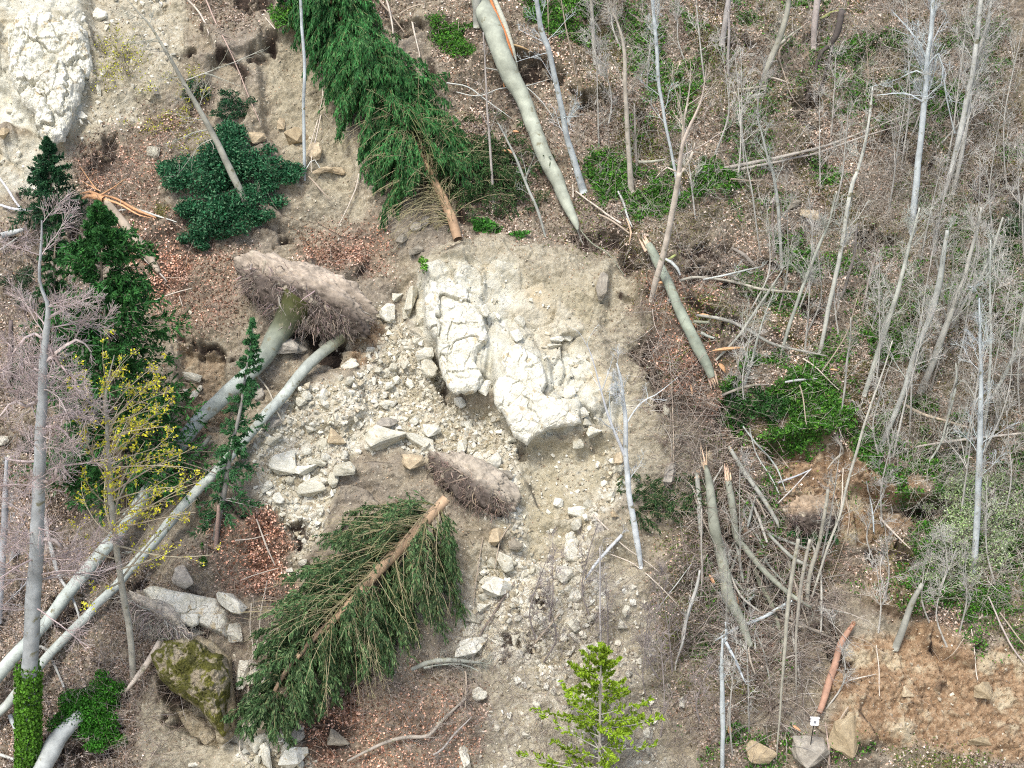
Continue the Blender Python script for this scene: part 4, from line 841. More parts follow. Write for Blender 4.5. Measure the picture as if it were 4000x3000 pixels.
bare_tree('two pronged grey fallen branch at the tips of the lower spruce', [(485, 1050, 22), (580, 1010, 34), (700, 992, 34), (850, 1003, 22), (940, 1012, 8)], 'ground', (1, 2), (.30, .31, .26), name='fallen_branch', cat='branch', off=.3, nb=9, bl=1.6, b2=5, b3=4, ang=30, pull=(.3, 0, -.1), extra=[[(560, 1040, 20), (680, 1020, 18), (800, 1020, 12), (900, 1060, 5)]])
bare_tree('long curved bare branch on red litter at the bottom edge', [(90, 1615, 14), (300, 1510, 22), (450, 1470, 24), (590, 1460, 24), (680, 1360, 20), (820, 1230, 14)], 'ground', (1, 2), (.34, .30, .25), name='fallen_branch', cat='branch', off=.25, nb=10, bl=1.6, b2=5, b3=3, ang=32)
bare_tree('straight white stick slanting beside the lower scree', [(1560, 495, 12), (1640, 380, 20), (1785, 222, 20)], 'ground', (1, 2), (.60, .62, .62), name='fallen_branch', cat='branch', off=.35, nb=3, bl=.8, b2=2)
bare_tree('bleached peeling root branch left of the mossy boulder', [(985, 880, 40), (960, 930, 46), (900, 1030, 40), (830, 1120, 32), (775, 1190, 16)], 'ground', (0, 2), (.46, .40, .33), name='fallen_branch', cat='branch', off=.5, nb=4, bl=.8, b2=2)
bare_tree('small slipping trunk with pinkish bark under the small fir', [(1352, 40, 22), (1345, 130, 26), (1330, 300, 26)], 'up', (0, 2), (.38, .27, .22), name='leaning_stump', nb=0)
bare_tree('first long dead pole lying across the slope on the right', [(295, 1050, 22), (500, 1010, 22), (750, 958, 20), (1000, 895, 16), (1250, 800, 12), (1560, 680, 5)], 'ground', (2, 0), (.42, .38, .32), name='fallen_pole', cat='log', off=.4, nb=4, bl=1.4, b2=4, ang=20, pull=(0, 0, 0))
bare_tree('second thinner dead pole just under the first long one', [(410, 1056, 16), (700, 995, 16), (960, 935, 14), (1250, 835, 10), (1500, 760, 4)], 'ground', (2, 0), (.40, .36, .31), name='fallen_pole', cat='log', off=.35, nb=4, bl=1.2, b2=4, ang=20, pull=(0, 0, 0))
bare_tree('pale fallen pole running out at the right edge over green ground', [(1540, 1220, 12), (1700, 1192, 16), (1950, 1160, 16), (2260, 1125, 14)], 'ground', (2, 1), (.52, .47, .40), name='fallen_pole', cat='log', off=.5, nb=3, bl=.9, b2=3)
bare_tree('straw coloured stick above the sunken green hollow', [(1455, 945, 18), (1580, 1010, 20), (1700, 1050, 16), (1900, 1105, 8)], 'ground', (2, 1), (.46, .38, .28), name='fallen_branch', cat='branch', off=.4, nb=2, bl=.6, b2=2)
bare_tree('long grey branch sagging across from the snapped olive trunk', [(190, 405, 14), (350, 432, 24), (480, 480, 22), (640, 572, 20), (780, 612, 16), (1000, 660, 8)], 'ground', (2, 1), (.34, .33, .28), name='fallen_branch', cat='branch', off=.4, nb=6, bl=.9, b2=3)
bare_tree('pale forked branch reaching right from the snapped olive trunk', [(90, 190, 18), (180, 172, 18), (300, 180, 16), (440, 205, 16), (600, 245, 18), (830, 265, 10)], 'ground', (2, 1), (.44, .41, .33), name='fallen_branch', cat='branch', off=.5, nb=8, bl=1.0, b2=3, ang=25)
bare_tree('bleached branch over the forked one right of the olive trunk', [(230, 185, 10), (350, 160, 12), (480, 130, 12), (590, 105, 5)], 'ground', (2, 1), (.48, .50, .46), name='fallen_branch', cat='branch', off=.7, nb=4, bl=.9, b2=3)
bare_tree('dead dark branch among ivy below the olive trunk', [(350, 900, 16), (450, 860, 18), (560, 835, 14), (640, 835, 6)], 'ground', (2, 1), (.30, .27, .22), name='fallen_branch', cat='branch', off=.3, nb=3, bl=.6, b2=2)
# chips of orange wood
for q, (i, j, x, y, L, w_, a, lb) in enumerate([(2, 1, 380, 628, 190, 24, 6, 'long peach wood chip right of the broken foot of the olive trunk'), (2, 1, 345, 745, 70, 30, -60, 'red brown splinter block beside the broken foot of the olive trunk'), (2, 1, 1030, 757, 50, 14, -10, 'bright yellow wood chip lying on ivy'), (1, 0, 1080, 955, 80, 34, -15, 'orange wood chip left of the split beech, lower one'), (1, 0, 1130, 832, 44, 20, -10, 'orange wood chip left of the split beech, upper one'), (2, 2, 390, 1430, 28, 54, 0, 'orange wood chip at the foot of the pale broken sapling'), (2, 2, 418, 620, 50, 100, 20, 'orange wood plate stuck behind the thick snapped trunk'), (2, 2, 775, 745, 30, 44, 20, 'orange chip below the snapped trunk pile'), (2, 2, 280, 505, 20, 66, 28, 'narrow yellow chip left of the thick snapped trunk'), (2, 2, 800, 1420, 60, 20, -35, 'peach chip left of the white marker box'), (2, 1, 240, 422, 76, 20, -12, 'peach chip tucked under the grey stub by the olive trunk'), (1, 1, 2027, 222, 40, 24, 0, 'round sawn orange face beside the peach barked tree'), (2, 1, 155, 880, 14, 70, 4, 'pale upright chip in the red litter below the olive trunk')]):
    px, py = Z(i, j, x, y); p = hit(np.array([px]), np.array([py]))[0] + NV * .22; a = math.radians(a); l2 = L * ZM / 2; w2 = w_ * ZM / 2
    dx = CR * math.cos(a) + SV * math.sin(a); dy = -CR * math.sin(a) + SV * math.cos(a)
    if w2 > l2: dx, dy, l2, w2 = dy, -dx, w2, l2
    t = np.linspace(-1, 1, 6); pts = p + dx * (t * l2)[:, None] + NV * (.05 * (1 - t ** 2))[:, None]
    o = Geo().tubes(pts[None], (w2 * np.array([.2, .8, 1, .95, .7, .15]))[None], 5, (.66, .38, .20), .15).build('wood_chip', M_WOOD, None, p, False); o.scale = (1, 1, 1); tag(o, lb, 'wood chip')
print('stems', round(time.time() - T0, 1))

# --- standing bare trees, by hand
TREES = [
 ((1, 0), [(1690, -60, 5), (1720, 60, 9), (1765, 170, 14), (1800, 330, 24), (1805, 550, 26), (1815, 750, 30), (1830, 1000, 32), (1842, 1190, 40)], (.42, .38, .31), 'brown grey bushy tree in the upper middle above the green patch', dict(nb=16, bl=2.3, b2=7, b3=4, t0=.45)),
 ((1, 0), [(930, 200, 8), (940, 420, 10), (950, 650, 12), (965, 850, 14), (980, 1080, 16), (995, 1290, 18)], (.42, .38, .34), 'very thin grey sapling left of the split beech', dict(nb=8, bl=1.3, b2=4, b3=2)),
 ((1, 0), [(1020, 760, 6), (1080, 880, 12), (1140, 1000, 15), (1200, 1150, 17), (1270, 1310, 18), (1312, 1460, 12)], (.40, .41, .36), 'thin curved grey sapling below the split beech', dict(nb=6, bl=1.6, b2=4, b3=2)),
 ((1, 0), [(1968, -60, 18), (1985, 160, 22), (2000, 330, 22), (2010, 500, 22), (2035, 660, 20), (2055, 780, 18), (2092, 960, 18), (2142, 1230, 20)], BLUE, 'long pale sapling standing behind the peach barked tree', dict(nb=12, bl=1.8, b2=6, b3=3)),
 ((1, 0), [(1400, -80, 6), (1430, 130, 8), (1470, 300, 10), (1500, 480, 8), (1520, 640, 8)], WARM, 'thin brown whip right of the slender pale trunk', dict(nb=5, bl=1.2, b2=4, b3=2)),
 ((1, 0), [(1590, -60, 20), (1600, 100, 24), (1612, 260, 26), (1618, 400, 26)], (.42, .40, .34), 'straight grey stem at top left of the bushy tree', dict(nb=8, bl=1.6, b2=5, b3=3)),
 ((1, 0), [(1325, 0, 6), (1328, 120, 8), (1332, 260, 9), (1335, 400, 8)], WARM, 'little stick like sapling right beside the slender pale trunk', dict(nb=3, bl=.8, b2=3, b3=0)),
 ((1, 0), [(1862, 640, 8), (1866, 800, 14), (1870, 920, 16), (1878, 1040, 18)], (.40, .36, .30), 'short stem directly right of the bushy tree', dict(nb=6, bl=1.0, b2=4, b3=2)),
 ((2, 0), [(400, -60, 28), (380, 60, 34), (365, 160, 36), (345, 285, 38)], (.42, .39, .36), 'thick grey trunk at the top edge, leftmost of the upper right trunks', dict(nb=5, bl=1.8, b2=5, b3=3, t0=.5)),
 ((2, 0), [(388, 60, 10), (390, 200, 16), (386, 350, 18), (384, 485, 18)], (.40, .36, .33), 'thin trunk just below the thick top edge trunk', dict(nb=4, bl=1.0, b2=4, b3=2)),
 ((2, 0), [(768, -60, 24), (750, 60, 32), (725, 160, 36), (690, 270, 38), (645, 370, 38), (615, 450, 38), (605, 548, 42)], (.36, .35, .28), 'S curved grey trunk in the upper right', dict(nb=8, bl=1.6, b2=5, b3=3, t0=.3, extra=[[(700, 280, 18), (760, 210, 14), (830, 150, 8)]])),
 ((2, 0), [(940, -60, 38), (928, 60, 40), (918, 180, 38), (912, 305, 38)], (.46, .40, .36), 'stout pinkish trunk ending above the dark twisted stump', dict(nb=4, bl=1.4, b2=4, b3=2)),
 ((2, 0), [(1090, 60, 40), (1060, 200, 42), (1010, 280, 30), (955, 330, 22), (925, 430, 24), (905, 530, 26), (868, 612, 22)], (.10, .085, .075), 'dark twisted double stemmed dead tree over the hole', dict(nb=5, bl=1.0, b2=3, b3=2, extra=[[(1030, 270, 26), (1000, 380, 20), (965, 480, 18), (915, 615, 18)]])),
 ((2, 0), [(1660, -120, 18), (1650, 0, 22), (1640, 150, 26), (1612, 400, 30), (1600, 600, 34), (1575, 850, 38), (1550, 1080, 40), (1530, 1300, 40), (1518, 1450, 44)], BLUE, 'tallest straight pale tree in the upper right with V shaped top', dict(nb=22, bl=2.8, b2=7, b3=5, t0=.45, extra=[[(1612, 380, 16), (1560, 260, 12), (1480, 160, 9), (1400, 70, 5)], [(1610, 420, 14), (1690, 340, 12), (1740, 620, 10), (1790, 830, 6)], [(1600, 640, 12), (1480, 570, 8), (1290, 575, 4)], [(1600, 460, 10), (1540, 440, 8), (1430, 500, 6), (1280, 545, 4)]])),
 ((2, 0), [(1955, -120, 24), (1945, 0, 28), (1920, 250, 30), (1892, 450, 30), (1862, 600, 34), (1822, 800, 36), (1785, 960, 30), (1745, 1110, 28), (1712, 1225, 28)], (.50, .50, .45), 'left stem of the tall pale pair near the bright shrub', dict(nb=16, bl=2.6, b2=7, b3=5, t0=.45)),
 ((2, 0), [(2040, -120, 16), (2010, 0, 18), (1975, 190, 24), (1925, 330, 26), (1884, 540, 28), (1850, 800, 28), (1806, 1050, 28), (1770, 1195, 30)], (.48, .47, .42), 'right stem of the tall pale pair near the bright shrub', dict(nb=16, bl=2.6, b2=7, b3=5, t0=.4)),
 ((2, 0), [(1275, 540, 8), (1262, 680, 14), (1240, 850, 18), (1190, 1040, 20), (1152, 1130, 26), (1120, 1300, 26), (1082, 1540, 28), (1042, 1740, 28), (990, 1980, 28), (950, 2185, 24)], (.52, .52, .45), 'pale tree with a scraped orange joint left of the thicket', dict(nb=14, bl=1.9, b2=5, b3=4, t0=.35)),
 ((2, 0), [(560, 720, 6), (600, 850, 12), (635, 1000, 16), (668, 1090, 20), (690, 1250, 22), (708, 1480, 20), (716, 1650, 20)], (.40, .41, .36), 'thin grey tree above the bright ground ivy', dict(nb=12, bl=1.7, b2=5, b3=4, t0=.25)),
 ((2, 0), [(480, 860, 5), (500, 1000, 8), (530, 1180, 10), (560, 1400, 10), (600, 1640, 8)], (.42, .41, .36), 'thin pale whip left of the thin grey tree', dict(nb=5, bl=1.0, b2=4, b3=2)),
 ((2, 0), [(660, 1220, 14), (662, 1400, 16), (668, 1560, 20), (676, 1680, 22)], (.26, .21, .18), 'short dark snapped sapling left of the thin grey tree foot', dict(nb=2, bl=.8, b2=3, b3=0, broken=('top',), splL=.35)),
 ((2, 0), [(1060, 1180, 6), (1010, 1360, 12), (950, 1510, 18), (870, 1700, 20), (800, 1900, 20), (755, 2030, 22), (712, 2190, 18)], (.36, .37, .31), 'grey sapling curving down left of the thicket', dict(nb=12, bl=1.6, b2=5, b3=4, t0=.1)),
 ((2, 0), [(1240, 300, 6), (1250, 500, 8), (1210, 620, 6)], WARM, 'small dry shoot at the mossy bank', dict(nb=5, bl=1.0, b2=4, b3=2)),
 ((2, 1), [(1570, -260, 10), (1530, -120, 18), (1495, 10, 22), (1440, 230, 28), (1370, 440, 34), (1310, 640, 34), (1260, 800, 34), (1225, 905, 28)], (.46, .47, .40), 'first slanting pale pole tree of the middle right thicket', dict(nb=14, bl=2.0, b2=6, b3=4, t0=.3)),
 ((2, 1), [(1740, -120, 22), (1712, 50, 30), (1682, 230, 40), (1640, 380, 42), (1600, 500, 32), (1535, 660, 36), (1480, 850, 34), (1400, 1050, 34), (1328, 1208, 36)], (.42, .43, .38), 'grey kinked tree in the middle of the right thicket', dict(nb=14, bl=2.2, b2=6, b3=4, t0=.3)),
 ((2, 1), [(1950, -260, 14), (1915, -100, 20), (1885, 20, 24), (1840, 180, 30), (1780, 340, 36), (1700, 550, 40), (1640, 720, 40), (1568, 885, 46)], (.44, .43, .37), 'slanting warm grey tree with a broad foot in the thicket', dict(nb=16, bl=2.3, b2=6, b3=5, t0=.3)),
 ((2, 1), [(2080, -200, 12), (2020, 0, 18), (1940, 180, 20), (1850, 310, 20), (1760, 492, 16)], (.42, .42, .36), 'thin bowed tree behind the broad footed one', dict(nb=12, bl=2.0, b2=6, b3=4, t0=.2)),
 ((2, 1), [(1935, 300, 8), (1940, 460, 16), (1945, 700, 22), (1945, 950, 30), (1940, 1200, 38), (1930, 1400, 40), (1925, 1640, 40), (1910, 1850, 42), (1888, 2035, 50)], BLUE, 'long bluish trunk growing through the pale shrub on the right', dict(nb=18, bl=2.2, b2=6, b3=5, t0=.35)),
 ((2, 1), [(2005, -60, 10), (2000, 300, 14), (2006, 600, 16), (1990, 900, 20), (1962, 1112, 22)], (.48, .50, .44), 'straight thin tree touching the long bluish trunk', dict(nb=14, bl=1.9, b2=6, b3=4, t0=.25)),
 ((2, 1), [(2240, 250, 14), (2190, 480, 20), (2150, 650, 24), (2080, 800, 22), (2000, 930, 18), (1958, 1065, 16)], (.44, .44, .38), 'slanting tree leaning out past the right edge', dict(nb=12, bl=2.0, b2=6, b3=4, t0=.25)),
 ((2, 1), [(1400, 560, 6), (1330, 780, 10), (1250, 1000, 14), (1180, 1250, 18), (1120, 1450, 16), (1075, 1640, 16), (1000, 1830, 16), (930, 2060, 14), (880, 2210, 12)], (.50, .48, .40), 'long thin bowed pole over the brown soil scar', dict(nb=8, bl=1.3, b2=4, b3=3, t0=.1)),
 ((2, 1), [(1792, 700, 6), (1792, 850, 14), (1725, 1100, 14), (1690, 1210, 14), (1580, 1372, 14)], (.40, .41, .35), 'thin crooked sapling over the dark green hollow', dict(nb=8, bl=1.4, b2=5, b3=3, t0=.1)),
 ((2, 1), [(720, 130, 6), (640, 250, 16), (520, 430, 17), (460, 520, 16), (310, 682, 14)], (.38, .38, .32), 'grey sapling leaning right over the broken branches', dict(nb=10, bl=1.5, b2=5, b3=3, t0=.2)),
 ((2, 1), [(660, 280, 6), (600, 440, 12), (560, 580, 15), (530, 700, 16), (478, 855, 17)], (.40, .41, .35), 'second grey sapling right of the broken branches', dict(nb=8, bl=1.4, b2=5, b3=3, t0=.2)),
 ((2, 1), [(1180, 300, 6), (1130, 480, 9), (1060, 620, 9), (960, 760, 8), (930, 820, 6)], WARM, 'thin shoot standing on green ground right of the pale scraped tree', dict(nb=6, bl=1.3, b2=4, b3=3)),
 ((2, 1), [(1140, 420, 8), (1138, 560, 12), (1115, 700, 14), (1105, 860, 14), (1080, 1040, 10)], (.38, .37, .32), 'crooked upright stem in the centre of the right side', dict(nb=8, bl=1.3, b2=5, b3=3)),
 ((2, 1), [(2046, 980, 20), (2044, 1040, 26), (2040, 1112, 32)], (.30, .29, .25), 'short grey stump right of the long bluish trunk', dict(nb=2, bl=.5, b2=2, b3=0)),
 ((2, 1), [(1180, -160, 14), (1165, 30, 18), (1130, 150, 20), (1090, 280, 18), (1040, 320, 12)], (.26, .23, .20), 'dark crooked trunk beside the pale scraped tree', dict(nb=6, bl=1.0, b2=4, b3=3)),
 ((2, 1), [(1320, 0, 12), (1270, 130, 14), (1235, 280, 14), (1210, 405, 12)], (.40, .34, .29), 'brown sapling standing on the mossy bank at middle right', dict(nb=7, bl=1.3, b2=5, b3=3)),
 ((2, 2), [(1000, -60, 20), (985, 60, 22), (950, 250, 24), (895, 450, 28), (875, 580, 28), (880, 690, 24)], (.38, .36, .29), 'stout upright stem right of the snapped trunk pile', dict(nb=6, bl=1.0, b2=4, b3=2)),
 ((2, 2), [(820, 245, 24), (790, 420, 26), (762, 600, 26), (742, 800, 24), (722, 1080, 18), (700, 1380, 12), (680, 1610, 8)], (.42, .40, .32), 'long thin pole running down from the small root ball', dict(nb=3, bl=.9, b2=4, b3=2)),
 ((2, 2), [(890, 250, 20), (842, 500, 22), (812, 750, 18), (802, 950, 12), (806, 1260, 8)], (.42, .39, .32), 'second pole running down right of the long one', dict(nb=3, bl=.8, b2=4, b3=2)),
 ((2, 2), [(350, 860, 12), (345, 1080, 26), (352, 1300, 34), (352, 1500, 28), (350, 1720, 24)], BLUE, 'pale blue broken sapling at the bottom middle right', dict(nb=5, bl=.9, b2=3, b3=2, extra=[[(370, 880, 20), (430, 980, 18), (472, 1065, 8)], [(365, 890, 12), (372, 800, 9), (365, 750, 5)]])),
 ((2, 2), [(390, 1280, 12), (386, 1350, 18), (382, 1420, 20)], (.45, .42, .35), 'short pale stub beside the pale blue broken sapling', dict(nb=1, bl=.3, b2=0, b3=0)),
 ((2, 2), [(212, 440, 12), (190, 540, 20), (150, 660, 22), (112, 800, 20), (100, 900, 16), (58, 1015, 8)], (.50, .49, .44), 'bent pale sapling left of the snapped trunks', dict(nb=3, bl=.8, b2=3, b3=2)),
 ((2, 2), [(222, 60, 8), (220, 260, 12), (226, 440, 12), (220, 640, 8)], (.46, .42, .36), 'straight thin whip left of the thick snapped trunk', dict(nb=3, bl=.7, b2=3, b3=2)),
 ((1, 1), [(1750, 700, 10), (1775, 800, 16), (1790, 900, 22), (1808, 1100, 30), (1810, 1300, 34), (1828, 1500, 36), (1850, 1650, 38), (1880, 1820, 38), (1902, 1970, 24)], (.58, .61, .60), 'thin pale birch like tree with bluish twigs before the scarp', dict(nb=12, bl=2.0, b2=6, b3=4, ang=40, t0=.3, extra=[[(1808, 1290, 22), (1760, 1170, 20), (1700, 1020, 16), (1650, 840, 12), (1590, 620, 7), (1530, 500, 3)], [(1800, 1090, 10), (1900, 950, 8), (2000, 900, 6), (2130, 800, 3)]])),
 ((1, 2), [(2212, 640, 8), (2180, 760, 14), (2160, 880, 14), (2120, 1000, 9), (2110, 1060, 5)], (.56, .55, .50), 'bent white whip in the brush right of the lower scree', dict(nb=2, bl=.7, b2=3, b3=2)),
 ((1, 2), [(1648, 300, 8), (1650, 500, 12), (1650, 700, 13), (1650, 900, 13), (1648, 960, 13)], (.46, .43, .40), 'thin straight sapling above the bright young spruce', dict(nb=5, bl=1.1, b2=4, b3=3)),
 ((0, 2), [(40, -260, 18), (38, -100, 30), (30, 60, 38), (22, 260, 42), (5, 520, 44), (-10, 760, 46)], (.40, .41, .42), 'blurred grey trunk at the very left picture edge', dict(nb=8, bl=2.0, b2=6, b3=4, t0=.1)),
 ((0, 1), [(70, 440, 26), (66, 560, 34), (62, 700, 38), (58, 840, 34)], (.20, .16, .15), 'dark short trunk behind the twiggy beech crown', dict(nb=8, bl=1.4, b2=5, b3=4)),
 ((0, 0), [(2115, -60, 16), (2125, 40, 18), (2128, 90, 10)], PALE, 'short pale stem end above the upper spruce', dict(nb=0, b2=0)),
]
for tl, pts, col, lb, kw in TREES: bare_tree(lb, pts, 'up', tl, col, **kw)
print('trees', round(time.time() - T0, 1))
